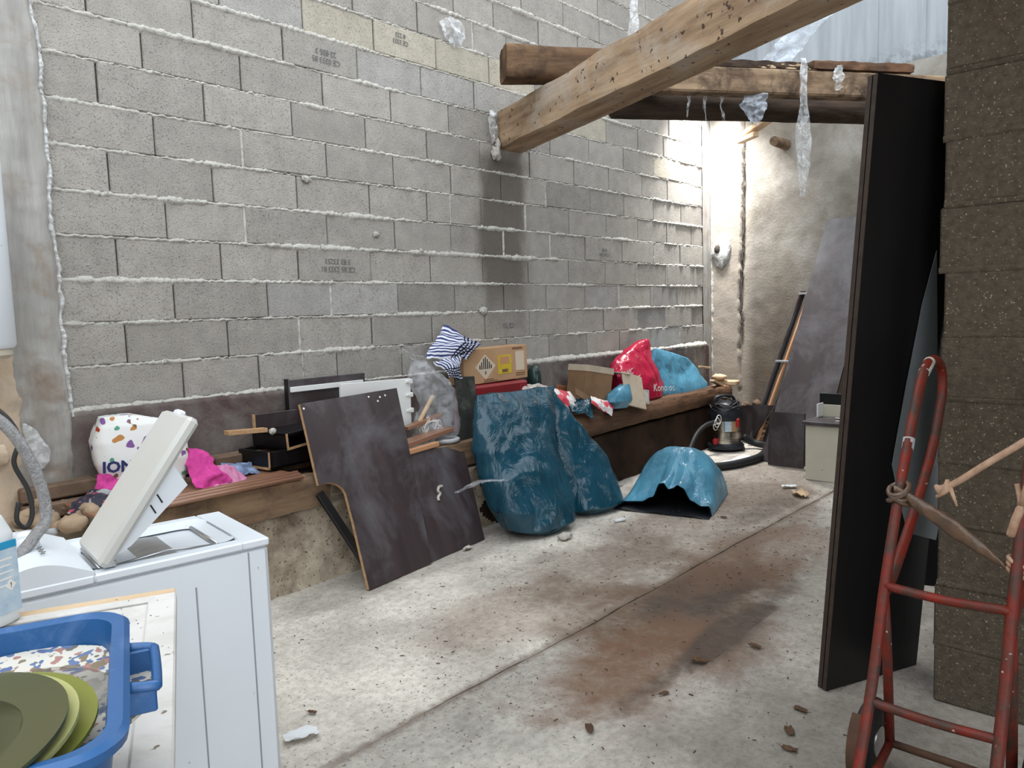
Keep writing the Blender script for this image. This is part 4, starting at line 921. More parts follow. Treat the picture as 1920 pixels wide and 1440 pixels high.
def lying(off):
    def P(u, v):
        cx = 4.46+.92*u; cy = -1.21+.19*u; s = 2*v-1
        w = .34*(1-.24*u)*(1 if u < .75 else math.sqrt(max(0, 1-((u-.75)/.25)**2))*.9+.1)-off
        h = (.10+.28*math.sin(math.pi*min(1, .14+u*.92))**.75)*(1 if u < .88 else 1-(u-.88)*6)-off
        z = h*(1-abs(s)**3)**.6 if abs(s) < 1 else 0
        k = max(0, 1-u/.42); k = k*k*(3-2*k); z = z*(1-k)+k*(mouth(s)-off*.5)
        if abs(s) > .985: z = .006
        x = cx+.07*s*(1-u)
        p = V(x, cy-s*w, max(.006, z))
        e = .035*ridged((p.x, p.y, p.z), 5, 3)*min(1, u*3)*(1-abs(s)**4); p.z += e; p.x += .3*e; return p
    return P
part('film', MB().grid(lying(0), 60, 60), 'bag_sky', bt, True)
m_ = MB().grid(lying(.012), 40, 40); part('lining', m_, 'bag_in', bt, True)
part('under_film', MB().grid(lambda u, v: (4.38+.92*u+.08*(2*v-1)*(1-u), -1.21+.19*u-(2*v-1)*.355*(1-.32*u), .005+.02*math.sin(math.pi*v*3)**2*(1-u)*.4), 30, 24), 'bag_in', bt, True)
pouch('black_bag', [(4.40, -.66, .003, .10, .07, 0), (4.40, -.66, .05, .17, .11, 0), (4.42, -.64, .13, .13, .09, 0), (4.42, -.62, .18, .04, .03, 0)], 'bag_black', 'small shiny black film bundle between the blue bags by the ledge', 'bag', .06, 9, 5, nseg=36, nrow=22)
m_ = MB()
for i in range(3): m_.tube([V(4.72+.01*i, -.50, .02), V(4.73+.012*i, -.495, .20+.05*i)], .006, 6)
solo('white_rod', MB().tube([(4.80, -.52, .015), (4.78, -.50, .17)], .008, 8).tube([(4.80, -.52, .012), (4.95, -.56, .012)], .008, 8), 'foam', 'thin off-white bent rod standing against the ledge behind the lying bag', 'rod', smoothf=True)

# ------------------------------------------------------------------ far end: vacuum, boards, little cabinet
vc = V(6.80, -.52, 0)
t = thing('wet_dry_vacuum', 'steel drum wet-and-dry vacuum cleaner with black head near the corner', 'vacuum cleaner', vc)
part('drum', MB().lathe([(.12, .06), (.145, .07), (.145, .115), (.139, .12), (.139, .135), (.146, .14), (.146, .19), (.139, .195), (.139, .21), (.146, .215), (.146, .30), (.14, .305)], vc, 32), 'vac_steel', t, 40)
part('base', MB().lathe([(.16, .022), (.175, .03), (.175, .06), (.15, .08), (.10, .08)], vc, 24), 'vac_black', t, 40)
part('head', MB().lathe([(.15, .30), (.157, .31), (.157, .36), (.15, .40), (.12, .45), (.07, .48), (0, .485)], vc, 28), 'vac_black', t, 50)
part('label', MB().grid(lambda u, v: (vc.x+.148*math.cos(-2.72+.42*u), vc.y+.148*math.sin(-2.72+.42*u), .20+.10*v), 8, 1), 'label_blue', t)
part('label', MB().grid(lambda u, v: (vc.x+.1475*math.cos(-2.30+.40*u), vc.y+.1475*math.sin(-2.30+.40*u), .20+.10*v), 8, 1), 'card', t)
lt = part('latch', MB().box((vc.x-.045, vc.y-.150, .285), (.055, .03, .085), Matrix.Rotation(.3, 3, 'Z'), .008), 'red_plastic', t)
for (dx, dy) in ((-.13, .08), (.02, -.17), (.14, -.08), (0, .16)):
    part('caster', MB().lathe([(0, -.012), (.022, -.012), (.022, .012), (0, .012)], vc+V(dx, dy, .022), 12, Matrix.Rotation(rad(90), 3, 'X')), 'rubber', t, 40)
part('drain_cap', MB().blob(vc+V(-.15, .03, .10), (.03, .03, .035), .1, 3, 2, 8), 'red_plastic', t, True)
part('handle', MB().tube(spline([vc+V(-.10, .06, .42), vc+V(-.09, .05, .52), vc+V(.05, -.04, .525), vc+V(.10, -.06, .42)], 6), .014, 8), 'vac_black', t, True)
rv = random.Random(8); m_ = MB()
for i in range(9):
    a = rv.uniform(0, 6.28); r = rv.uniform(.10, .15); zc = rv.uniform(.40, .50)
    m_.tube([vc+V(r*math.cos(a+k*.35), r*math.sin(a+k*.35), zc+.03*math.sin(k*.9+i)) for k in range(14)], .007, 6)
part('power_cord', m_, 'cable', t, True)
solo('vacuum_hose', MB().tube(spline([(6.93, -.64, .12), (7.0, -.72, .06), (6.98, -.84, .045), (6.80, -.93, .04), (6.45, -1.02, .04), (6.12, -1.0, .04), (5.90, -.93, .04), (5.70, -.82, .05)], 10), .034, 12), 'rubber', 'thick black vacuum hose curling on the floor before the vacuum cleaner', 'hose', smoothf=True)
solo('vacuum_wand', MB().tube(spline([(6.63, -.53, .30), (6.45, -.50, .29), (6.25, -.50, .22), (6.02, -.53, .06), (5.92, -.55, .04)], 8), .022, 10), 'rubber', 'straight black suction hose sloping left from the vacuum cleaner', 'hose', smoothf=True)
m_ = MB()
for k in range(3):
    a = [(6.56+.05*math.cos(x)+.01*k, -.57+.02*k, .33-.03*k+.045*math.sin(x)) for x in [2*math.pi*i/16 for i in range(16)]]
    m_.tube(a, .004, 5, closed=True)
m_.tube([(6.56, -.57, .30), (6.52, -.54, .28)], .004, 5)
solo('white_string', m_, 'print_white', 'white string looped round the vacuum suction hose', 'string', smoothf=True)
solo('paper_mush', MB().blob((6.46, -.86, .012), (.14, .07, .012), .4, 4, 2, 10).blob((6.2, -.83, .01), (.16, .05, .01), .4, 4, 5, 10), 'paper', 'wet white paper shreds on the floor inside the hose loop', 'paper', smoothf=True)
# leaning boards
def board4(name, a, b, c, d, th, mat, label, edge='chip', cat='board'):
    a, b, c, d = map(Vector, (a, b, c, d)); n = (b-a).cross(d-a).normalized()
    if n.x > 0: n = -n
    t = thing(name, label, cat, ((a+b)/2)*1.0)
    part('core', MB().prism([a, b, c, d], -n*th), edge, t); m0 = (a+b+c+d)/4
    part('laminate', MB().prism([p+n*.0012 for p in (a, b, c, d)], -n*.0018), mat, t, xf=frame(b-a, d-a))
    return t
board4('wide_board', (6.46, -1.03, .004), (6.46, -1.53, .004), (7.47, -1.74, 2.19), (7.47, -1.235, 2.19), .02, 'wenge', 'wide dark board leaning steeply on the back wall', 'wenge_black')
board4('square_board', (6.335, -1.149, .004), (6.335, -1.46, .004), (6.36, -1.46, .47), (6.36, -1.149, .47), .02, 'wenge', 'square dark board standing at the foot of the wide leaning board', 'wenge_black')
board4('dark_board', (7.20, -.57, .003), (7.28, -.46, .003), (7.31, -.41, .375), (6.93, -.955, .45), .018, 'wenge', 'small dark board propped between the vacuum and the leaning boards', 'wenge_black')
t = thing('bed_frame', 'narrow dark frame with an orange slat leaning left of the wide board', 'frame', (6.8, -.95, 0))
fa, fb = V(7.14, -.60, .01), V(7.47, -1.0, 1.52); o1 = V(.02, -.17, 0)
part('stile', MB().beam(fa, fb, .03, .03, bev=.003), 'wenge', t, xf=frame(V(0, 1, 0), fb-fa))
part('stile', MB().beam(fa+V(0, -.03, 0), fb+V(0, -.03, 0), .02, .015, bev=.002), 'wenge_black', t)
part('slat', MB().beam(fa+V(-.005, -.075, 0), fb+V(-.005, -.075, -.02), .055, .02, bev=.002), 'copper', t)
part('stile', MB().beam(fa+V(.01, -.14, 0), fb+V(.01, -.14, 0), .05, .02, bev=.002), 'wenge_black', t)
for k in (.55, .985): part('bracket', MB().beam(fa.lerp(fb, k)+V(-.02, .01, 0), fa.lerp(fb, k)+V(-.02, -.17, 0), .035, .02, bev=.003), 'stone_grey', t)
t = thing('slatted_rail', 'dark perforated rail with orange strip leaning behind the wide board', 'frame', (6.9, -1.9, 0))
ra, rb2 = V(6.75, -1.62, .01), V(7.44, -1.86, 1.75)
part('rail', MB().beam(ra, rb2, .07, .02, bev=.002), 'wenge_black', t); part('strip', MB().beam(ra+V(0, -.09, 0), rb2+V(0, -.09, 0), .07, .02, bev=.002), 'copper', t)
for k in range(14):
    p = ra.lerp(rb2, .22+.045*k)+V(-.02, 0, 0); part('notch', MB().box(p, (.006, .012, .02)), 'stone_grey', t)
cx, cy = 6.12, -1.76
t = thing('bedside_cabinet', 'small cream cabinet with black top standing beside the tall black board', 'cabinet', (cx, cy, 0))
part('body', MB().box((cx, cy-.02, .222), (.30, .33, .444), None, .003), 'cream', t)
part('top', MB().box((cx-.01, cy-.02, .458), (.34, .37, .03), None, .004), 'wenge', t)
part('upstand', MB().box((cx+.18, cy-.02, .52), (.016, .33, .10), None, .002), 'cream', t)
part('upstand_board', MB().box((cx+.20, cy-.02, .59), (.018, .36, .14), None, .002), 'wenge_black', t)
part('side_cheek', MB().box((cx+.12, cy+.13, .53), (.12, .012, .11), None, .002), 'white', t)
solo('chrome_bar', MB().beam((cx+.05, cy-.02, .480), (cx+.03, cy-.16, .480), .03, .012, bev=.003), 'steel', 'short metal bar lying on the black top of the cream cabinet', 'bar')

# tall dark panels beside the right-hand wall
d1 = V(.42, -.195, 0).normalized(); nn = V(d1.y, -d1.x, 0)
if nn.y > 0: nn = -nn
tall = thing('tall_board', 'tall black wardrobe board standing on edge beside the rough block wall', 'board', (2.69, -2.93, 0))
lean = V(-.010, -.150, 2.125); pa = V(2.692, -2.928, .004)
for k in range(2):
    a = pa+nn*(.022*(1-k)-.01); pts = [a, a+d1*.455, a+d1*.455+lean, a+lean]
    part('board', MB().prism(pts, nn*.0195), 'wenge_black', tall, xf=frame(d1, (0, 0, 1)))
    part('edge_band', MB().prism([a-d1*.0015+nn*.001, a-d1*.0015+nn*.0185, a-d1*.0015+nn*.0185+lean, a-d1*.0015+nn*.001+lean], d1*.0012), 'wenge_edge', tall)
part('painted_light_wedge', MB().prism([V(2.972, -3.2155, 1.569), V(3.118, -3.208, .55), V(3.112, -3.202, .50), V(2.972, -3.140, .55), V(2.912, -3.122, .70), V(2.866, -3.112, .82), V(2.895, -3.146, 1.10), V(2.932, -3.183, 1.386)], -nn*.002), 'light_wedge_grey', tall, label='grey wedge of painted light on the right of the black face')  # grey wedge painted in place of light caught on the black face
part('hinge', MB().box(pa+d1*.44+nn*.03+V(0, -.09, 1.86), (.02, .012, .05), None, .003), 'steel', tall)
board4('hung_board', (3.40, -2.92, .20), (3.62, -3.24, .16), (3.66, -3.26, 1.95), (3.44, -2.94, 1.95), .018, 'wenge_black', 'black board hung behind the tall black board, clear of the floor', 'wenge_black', 'board')

# ------------------------------------------------------------------ hand truck
t = thing('hand_truck', 'red tubular hand truck with chipped paint leaning by the rough block wall', 'hand truck', (2.1, -3.43, 0))
prof = [(1.885, .03), (1.977, .187), (2.09, .40), (2.182, .63), (2.318, .889), (2.441, 1.075), (2.50, 1.15)]
loop = prof+[(2.555, 1.195), (2.62, 1.212), (2.69, 1.205), (2.75, 1.17), (2.765, 1.11), (2.735, 1.04), (2.637, .91), (2.45, .76), (2.27, .64), (2.19, .60)]
YL, YR = -3.288, -3.585
for Y in (YL, YR):
    part('rail', MB().tube(spline([(x, Y, z) for x, z in loop], 6), .0145, 12), 'paint', t, True)
    part('brace', MB().tube([(2.185, Y+.004, .60), (2.205, Y, .45), (2.25, Y, .13)], .0135, 10), 'paint', t, True)
    part('lower_strut', MB().tube([(2.25, Y, .13), (1.90, Y, .06)], .0125, 10), 'paint', t, True)
for (x, z) in ((2.175, .62), (2.06, .335)): part('rung', MB().tube(spline([(x, YL, z), (x+.004, (YL+YR)/2, z-.008), (x, YR, z)], 5), .0125, 10), 'paint', t, True)
part('rung', MB().tube([(2.25, YL, .13), (2.25, YR, .13)], .011, 10), 'rust', t, True)
part('toe_plate', MB().box((1.80, (YL+YR)/2, .018), (.20, .34, .008), None, .002), 'paint', t)
for Y in (YL+.052, YR-.052):
    w_ = part('wheel', MB().lathe([(.035, -.022), (.10, -.024), (.118, -.012), (.12, 0), (.118, .012), (.10, .024), (.035, .022)], (2.25, Y, .122), 28, Matrix.Rotation(rad(90), 3, 'X')), 'rubber', t, 40)
    sub('hub', MB().lathe([(0, -.026), (.045, -.026), (.05, 0), (.045, .026), (0, .026)], (2.25, Y, .122), 16, Matrix.Rotation(rad(90), 3, 'X')), 'steel', w_, 40)
part('wheel_guard', MB().grid(lambda u, v: (2.25+.132*math.cos(2.2+1.5*u), YL+.03+.05*v, .122+.132*math.sin(2.2+1.5*u)), 12, 3), 'rust', t, True)
# strip tied across the truck and dry stalks
m_ = MB().pouch([(0, 0, 0, .01, .01, 0), (0, 0, 1, .01, .01, 0)], 4, 1, 0); m_ = MB()
sp = spline([(2.30, YL+.01, .865), (2.28, -3.36, .825), (2.27, -3.45, .775), (2.26, -3.54, .72), (2.255, -3.575, .70)], 10)
def Ps(u, v):
    i = min(int(u*(len(sp)-1)), len(sp)-2); k = u*(len(sp)-1)-i; p = sp[i].lerp(sp[i+1], k); a = 2*math.pi*v
    w = .012+.016*math.sin(math.pi*min(1, u*1.25))+.004*fn((u*6, 0, 0), 1, 2); return p+V(-.006+.010*math.sin(a)*1.0+.006*fn((u*9, v*4, 0), 1, 1), .004*math.cos(a), w*math.cos(a)+.004*fn((u*14, v*5, 2), 1, 3))
solo('packing_strip', MB().grid(Ps, 60, 12, closev=True), 'brown_strip', 'twisted brown packing strip tied across the rails of the hand truck', 'strip', smoothf=True)
m_ = MB()
for i, z in enumerate((.842, .856, .868, .848)):
    cx_ = 2.30; m_.tube([V(cx_-.006+.026*math.cos(a), YL+.026*math.sin(a), z+.016*math.sin(a+i)) for a in [2*math.pi*k/14 for k in range(14)]], .007, 6, closed=True)
solo('tied_knot', m_, 'brown_strip', 'brown tape knot wound round the left rail of the hand truck', 'tape', smoothf=True)
m_ = MB()
for i in range(3): m_.tube([V(2.245+.022*math.cos(a), YR+.022*math.sin(a), .70+.014*i+.01*math.sin(a)) for a in [2*math.pi*k/14 for k in range(14)]], .006, 6, closed=True)
solo('tied_knot', m_, 'straw', 'frayed tan knot wound round the right rail of the hand truck', 'tape', smoothf=True)
for i, (z, x) in enumerate(((.985, 2.378), (.855, 2.315))):
    solo('tape_band', MB().tube([(x-.004, YL, z-.014), (x+.012, YL, z+.014)], .0165, 12), 'film_white' if i == 0 else 'foam', ('pale tape band high on the left rail of the hand truck', 'pale worn tape band just above the knot on the hand truck')[i], 'tape', smoothf=50)
solo('tape_band', MB().tube([(2.535, YL, 1.18), (2.60, YL, 1.21)], .0165, 12), 'foam', 'torn white tape on the top bend of the hand truck handle', 'tape', smoothf=50)
solo('dry_stalk', MB().tube(spline([(2.2, -3.405, .900), (2.2, -3.45, .925), (2.19, -3.52, .985), (2.18, -3.61, 1.06), (2.16, -3.72, 1.16)], 6), [.013, .014]+[.0085]*23, 8).tube([(2.2, -3.435, .915), (2.19, -3.455, .865)], [.007, .003], 6).tube([(2.2, -3.43, .93), (2.2, -3.43, .905), (2.2, -3.405, .88)], [.005, .012, .004], 6), 'straw', 'long dry reddish stalk slanting up to the right in front of the rough wall', 'stalk', smoothf=True)
solo('dry_stalk', MB().tube(spline([(2.15, -3.59, .95), (2.14, -3.60, .90), (2.14, -3.59, .86), (2.15, -3.58, .82)], 5), [.006]*6+[.010]*10, 7).tube([(2.14, -3.60, .90), (2.13, -3.62, .98)], .007, 6), 'straw', 'short frayed dry stalk at the right edge above the knot', 'stalk', smoothf=True)

# ------------------------------------------------------------------ washing machine
wy = rad(-8); EX, EY = V(math.cos(wy), math.sin(wy), 0), V(-math.sin(wy), math.cos(wy), 0); WO = V(1.056, -2.012, 0)
def w(x, y, z): return WO+EX*x+EY*y+V(0, 0, z)
RW = Matrix((EX, EY, V(0, 0, 1))).transposed()
t = thing('washing_machine', 'white top-loading washing machine with its lid propped open', 'washing machine', w(-.3, .2, 0))
def wb_(nm, c, s, mat, bev=.004, par=None):
    return part(nm, MB().box(w(*c), s, RW, bev), mat, par or t, 40)
wb_('cabinet', (-.295, .20, .395), (.59, .40, .77), 'enamel', .012)
# top deck as a frame round the well
for (x0, x1, y0, y1) in ((-.59, -.43, 0, .40), (-.07, .003, 0, .40), (-.43, -.07, 0, .045), (-.43, -.07, .355, .40)):
    wb_('top_deck', ((x0+x1)/2, (y0+y1)/2, .790), (x1-x0, y1-y0, .022), 'enamel', .004)
def rr(x0, x1, y0, y1, r, z, n=6):
    out = []
    for (cx_, cy_, a0) in ((x1-r, y1-r, 0), (x0+r, y1-r, 90), (x0+r, y0+r, 180), (x1-r, y0+r, 270)):
        for k in range(n+1):
            a = rad(a0+90*k/n); out.append(w(cx_+r*math.cos(a), cy_+r*math.sin(a), z))
    return out
def loft(rings, cap=True):
    m_ = MB(); n = len(rings[0])
    for r_ in rings: m_.v += [Vector(p) for p in r_]
    for i in range(len(rings)-1):
        for k in range(n): m_.f.append((i*n+k, i*n+(k+1) % n, (i+1)*n+(k+1) % n, (i+1)*n+k))
    if cap: m_.f.append(tuple((len(rings)-1)*n+k for k in range(n)))
    return m_
part('well', loft([rr(-.435, -.065, .04, .36, .05, .802), rr(-.43, -.07, .047, .353, .05, .797), rr(-.41, -.10, .07, .33, .05, .785)], False), 'enamel', t, 50)
part('drum', MB().grid(lambda u, v: w(-.255+.14*math.cos(math.pi*(.06+.88*u)), .08+.24*v, .70+.085*math.sin(math.pi*(.06+.88*u))+.0), 24, 6), 'steel', t, True)
part('drum_rim', MB().tube([w(-.11, .085, .786), w(-.11, .32, .786)], .006, 8).tube([w(-.40, .085, .786), w(-.40, .32, .786)], .006, 8).tube([w(-.11, .085, .786), w(-.25, .083, .80), w(-.40, .085, .786)], .004, 6), 'steel', t, True)
# control console with rounded back
part('console', MB().grid(lambda u, v: w(-.595+.165*u, .003+.394*v, .80+.055*math.sin(math.pi*min(1, .12+.5*(1-u)+.12))*(1-.75*u*u)), 14, 10), 'enamel', t, True)
part('console_end', MB().prism([w(-.595, .003, .795)]+[w(-.595+.165*k/12, .003, .80+.055*math.sin(math.pi*min(1, .12+.5*(1-k/12)+.12))*(1-.75*(k/12)**2)) for k in range(13)]+[w(-.43, .003, .795)], EY*.004), 'enamel', t)
for (x, y) in ((-.53, .30), (-.535, .23)): part('dial', MB().lathe([(.022, 0), (.028, .004), (.026, .016), (.018, .024), (0, .026)], w(x, y, .843), 18), 'enamel', t, 40)
for k in range(6): part('icon', MB().box(w(-.52+.012*(k % 2)*.3, .10+.014*k, .852), (.010, .005, .0012), RW), 'ink_soft', t)
wb_('front_seam', (-.058, -.0004, .40), (.004, .0016, .74), 'groove', 0); wb_('side_seam', (-.20, -.0006, .38), (.004, .0014, .66), 'groove', 0)
wb_('deck_seam', (-.30, -.0004, .776), (.58, .0016, .003), 'groove', 0)
# lid
lu = (EX*.25+V(0, 0, .35)).normalized(); ln = EY.cross(lu).normalized()
if ln.x > 0: ln = -ln
RL = Matrix((lu, EY, lu.cross(EY))).transposed(); lc = w(-.41, .130, .812)
lid = part('lid', MB().box(lc+lu*.208+ln*.0, (.416, .24, .034), RL, .010), 'enamel_lid', t, 40)
sub('lid_liner', MB().prism([lc+lu*a+EY*-.10-ln*b for a, b in ((.03, .017), (.29, .017), (.26, .080), (.07, .038))], EY*.20), 'enamel', lid)
sub('lid_catch', MB().box(lc+lu*.418+EY*.02, (.02, .05, .022), RL, .006), 'enamel', lid)
for a in (.17, .20): sub('lid_slot', MB().box(lc+lu*a+EY*-.1012-ln*.036, (.004, .0012, .026), RL @ Matrix.Rotation(.5, 3, 'Y')), 'ink', lid)
wb_('hinge', (-.39, .035, .812), (.03, .02, .02), 'steel', .004)
# water hose and cable at its back
solo('water_hose', MB().tube(spline([(.40, -1.62, 1.27), (.527, -1.70, 1.17), (.586, -1.72, 1.04), (.600, -1.73, .92), (.560, -1.76, .875), (.47, -1.83, .80), (.43, -1.87, .62)], 10), .0145, 12), 'hose', 'thick braided grey water hose arching down behind the washing machine', 'hose', smoothf=True)
solo('drain_hose', MB().tube(spline([(.40, -1.62, 1.0), (.452, -1.70, .98), (.475, -1.72, .90), (.47, -1.75, .80), (.45, -1.80, .60)], 8), .008, 10), 'grey_hose', 'thin grey hose at the far left beside the braided one', 'hose', smoothf=True)
solo('black_cable', MB().tube(spline([(.50, -1.45, 1.21), (.577, -1.48, 1.178), (.615, -1.5, 1.10), (.598, -1.5, 1.03), (.625, -1.5, .95), (.630, -1.5, .88), (.612, -1.5, .845), (.592, -1.5, .87), (.60, -1.5, .92)], 8), .0065, 8), 'cable', 'black power cable hanging in a loop behind the washing machine', 'cable', smoothf=True)
solo('wall_socket', MB().blob((.88, -.125, .86), (.05, .03, .045), .3, 4, 2, 10), 'beige', 'round plastered socket box on the beige wall behind the cable', 'socket', smoothf=True)
m_ = MB().pouch([(1.045, -.10, .77, .01, .008, 0), (1.05, -.10, .80, .035, .02, 0), (1.045, -.095, .87, .038, .02, 0), (1.02, -.09, .94, .02, .015, 0), (1.0, -.085, .98, .006, .006, 0)], 24, 20, .03, 14, 3)
solo('plastic_rag', m_, 'film_white', 'milky plastic rag hanging on the concrete post', 'plastic scrap', smoothf=True)
# water heater
hc = V(.735, -.32, 0)
t = thing('water_heater', 'white cylindrical water heater hung at the far left edge', 'water heater', (hc.x, hc.y, 1.28))
part('tank', MB().lathe([(.19, 1.32), (.20, 1.335), (.20, 2.05), (.18, 2.10), (0, 2.12)], hc, 40), 'enamel', t, 40)
part('base_ring', MB().lathe([(0, 1.275), (.17, 1.28), (.185, 1.295), (.185, 1.322), (.15, 1.322)], hc, 32), 'cream', t, 40)

# ------------------------------------------------------------------ foreground: board, tub, plates, jug
u1, u2 = V(-.412, -.911, 0), V(-.911, .412, 0); DC = V(.653, -2.35, 0)
def d(a, b, z): return DC+u1*a+u2*b+V(0, 0, z)
RD = Matrix((u1, u2, u1.cross(u2))).transposed()
t = thing('old_door', 'dusty white panelled door lying flat as a shelf under the blue tub', 'door', d(.45, .30, 0))
part('leaf', MB().box(d(.46, .31, .835), (.92, .62, .022), RD, .002), 'white_pvc', t)
for (a0, a1, b0, b1) in ((0, .05, 0, .62), (.87, .92, 0, .62), (.05, .87, 0, .052), (.05, .87, .57, .62)): part('frame_rail', MB().box(d((a0+a1)/2, (b0+b1)/2, .849), (a1-a0, b1-b0, .008), RD, .003), 'white_pvc', t)
part('bare_strip', MB().box(d(.013, .31, .8495), (.026, .615, .0085), RD, .001), 'pale_wood', t)
part('raised_field', MB().box(d(.46, .325, .847), (.70, .40, .007), RD, .003), 'white_pvc', t)
part('raw_edge', MB().box(d(-.001, .31, .838), (.002, .615, .026), RD), 'chip', t)
t = thing('trestle', 'pale wooden trestle carrying the white door in the foreground', 'trestle', d(.45, .3, 0))
part('top_rail', MB().box(d(.45, .30, .80), (.80, .07, .046), RD, .003), 'pale_wood', t); part('top_rail', MB().box(d(.45, .10, .80), (.80, .05, .046), RD, .003), 'pale_wood', t)
for a in (.10, .80):
    for b in (.10, .50): part('leg', MB().beam(d(a, b, 0.004), d(a, .30 if b > .2 else .11, .80), .045, .045, up=u1, bev=.003), 'pale_wood', t)
# tub
g1, g2 = V(-.36, -.933, 0).normalized(), V(-.933, .36, 0).normalized(); GC = V(.372, -2.845, 0)
def g(a, b, z): return GC+g1*a+g2*b+V(0, 0, z)
def grr(x0, x1, y0, y1, r, z, n=7):
    out = []
    for (cx_, cy_, a0) in ((x1-r, y1-r, 0), (x0+r, y1-r, 90), (x0+r, y0+r, 180), (x1-r, y0+r, 270)):
        for k in range(n+1):
            a = rad(a0+90*k/n); out.append(g(cx_+r*math.cos(a), cy_+r*math.sin(a), z))
    return out
TL_, TW = .375, .46
t = thing('blue_tub', 'blue plastic washing-up tub holding plates in the foreground', 'tub', g(TL_/2, TW/2, .853))
part('shell', loft([grr(.035, TL_-.035, .035, TW-.035, .04, .855), grr(.028, TL_-.028, .028, TW-.028, .045, .857), grr(.006, TL_-.006, .006, TW-.006, .05, 1.005), grr(-.006, TL_+.006, -.006, TW+.006, .055, 1.008), grr(-.008, TL_+.008, -.008, TW+.008, .056, 1.018), grr(-.002, TL_+.002, -.002, TW+.002, .052, 1.023), grr(.012, TL_-.012, .012, TW-.012, .045, 1.020), grr(.014, TL_-.014, .014, TW-.014, .045, 1.008), grr(.034, TL_-.034, .034, TW-.034, .04, .864)]), 'blue_tub', t, 40)
part('handle', MB().tube(spline([g(.11, -.006, 1.008), g(.112, -.030, 1.004), g(.125, -.034, 1.002), g(.21, -.034, 1.002), g(.223, -.030, 1.004), g(.225, -.006, 1.008)], 4), .006, 8), 'blue_tub', t, True)
part('handle_web', MB().box(g(.115, -.018, .99), (.008, .03, .03), Matrix((g1, g2, V(0, 0, 1))).transposed(), .002), 'blue_tub', t)
part('handle_web', MB().box(g(.222, -.018, .99), (.008, .03, .03), Matrix((g1, g2, V(0, 0, 1))).transposed(), .002), 'blue_tub', t)
def plate(c, r, R, mats, label, depth=.018):
    t = thing('plate', label, 'plate', c, 'plates in the tub')
    C = Vector(c)
    part('well', MB().lathe([(0, .004), (r*.55, .004), (r*.64, .010), (r*.66, depth*.75)], C, 48, R), mats[0], t, 50)
    part('flange', MB().lathe([(r*.66, depth*.75), (r*.97, depth), (r, depth+.001), (r, depth-.003), (r*.66, depth*.75-.006)], C, 64, R), mats[1], t, 50)
    part('underside', MB().lathe([(r*.655, depth*.75-.006), (r*.60, 0), (r*.40, -.002), (0, 0)], C, 40, R), mats[0], t, 50)
    return t
def tilt(ax, deg): return Matrix.Rotation(rad(deg), 3, Vector(ax))
plate(V(.232, -2.945, .965), .130, tilt(g1, -3) @ tilt(g2, -4), ('china', 'china_rim'), 'dusty white plate with a flowered rim in the blue tub')
for i, (c, r, tl, lab, mm) in enumerate(((V(.150, -3.03, .985), .120, 4, 'olive green plate lying on the flowered plate', ('green_ceramic', 'green_ceramic')), (V(.130, -3.055, 1.000), .116, 5, 'olive green plate with pale rim in the middle of the stack', ('green_rim', 'green_rim')), (V(.120, -3.065, 1.010), .114, 5, 'dark green plate on top of the stack at the left edge', ('green_dark', 'green_dark')))):
    plate(c, r, tilt(g1, tl) @ tilt(g2, -6), mm, lab, .016)
# jug
jc = V(.325, -2.262, .853)
t = thing('detergent_jug', 'milky white detergent jug with a blue label at the left edge', 'jug', jc)
part('bottle', MB().pouch([(jc.x, jc.y, .853, .055, .038, 24), (jc.x, jc.y, .857, .066, .046, 24), (jc.x, jc.y, 1.02, .066, .046, 24), (jc.x-.004, jc.y, 1.055, .055, .04, 24), (jc.x-.01, jc.y, 1.075, .028, .026, 24), (jc.x-.01, jc.y, 1.10, .020, .020, 24)], 32, 30, .0, 4, 1, 4), 'jug', t, True)
part('cap', MB().lathe([(.022, 1.098), (.022, 1.13), (.018, 1.135), (0, 1.135)], V(jc.x-.01, jc.y, 0), 18), 'label_band', t, 40)
Rj = Matrix.Rotation(rad(24), 3, 'Z')
for (z, h, m_) in ((.937, .12, 'label_blue'), (1.003, .014, 'label_band')): part('label', MB().box(jc+Rj @ V(.010, -.0475, z-.853), (.088, .002, h), Rj), m_, t)
part('hazard_mark', MB().box(jc+Rj @ V(.036, -.0490, .075), (.015, .001, .015), Rj @ Matrix.Rotation(rad(45), 3, 'Y')), 'print_white', t)
part('hazard_mark', text_mb('!', .013, jc+Rj @ V(.036, -.0500, .075), Rj @ V(1, 0, 0), (0, 0, 1), .0003), 'ink', t)
for k in range(5): part('small_print', MB().box(jc+Rj @ V(.008, -.0487, .125-.012*k), (.07-.008*(k % 2), .0006, .003), Rj), 'print_white', t)

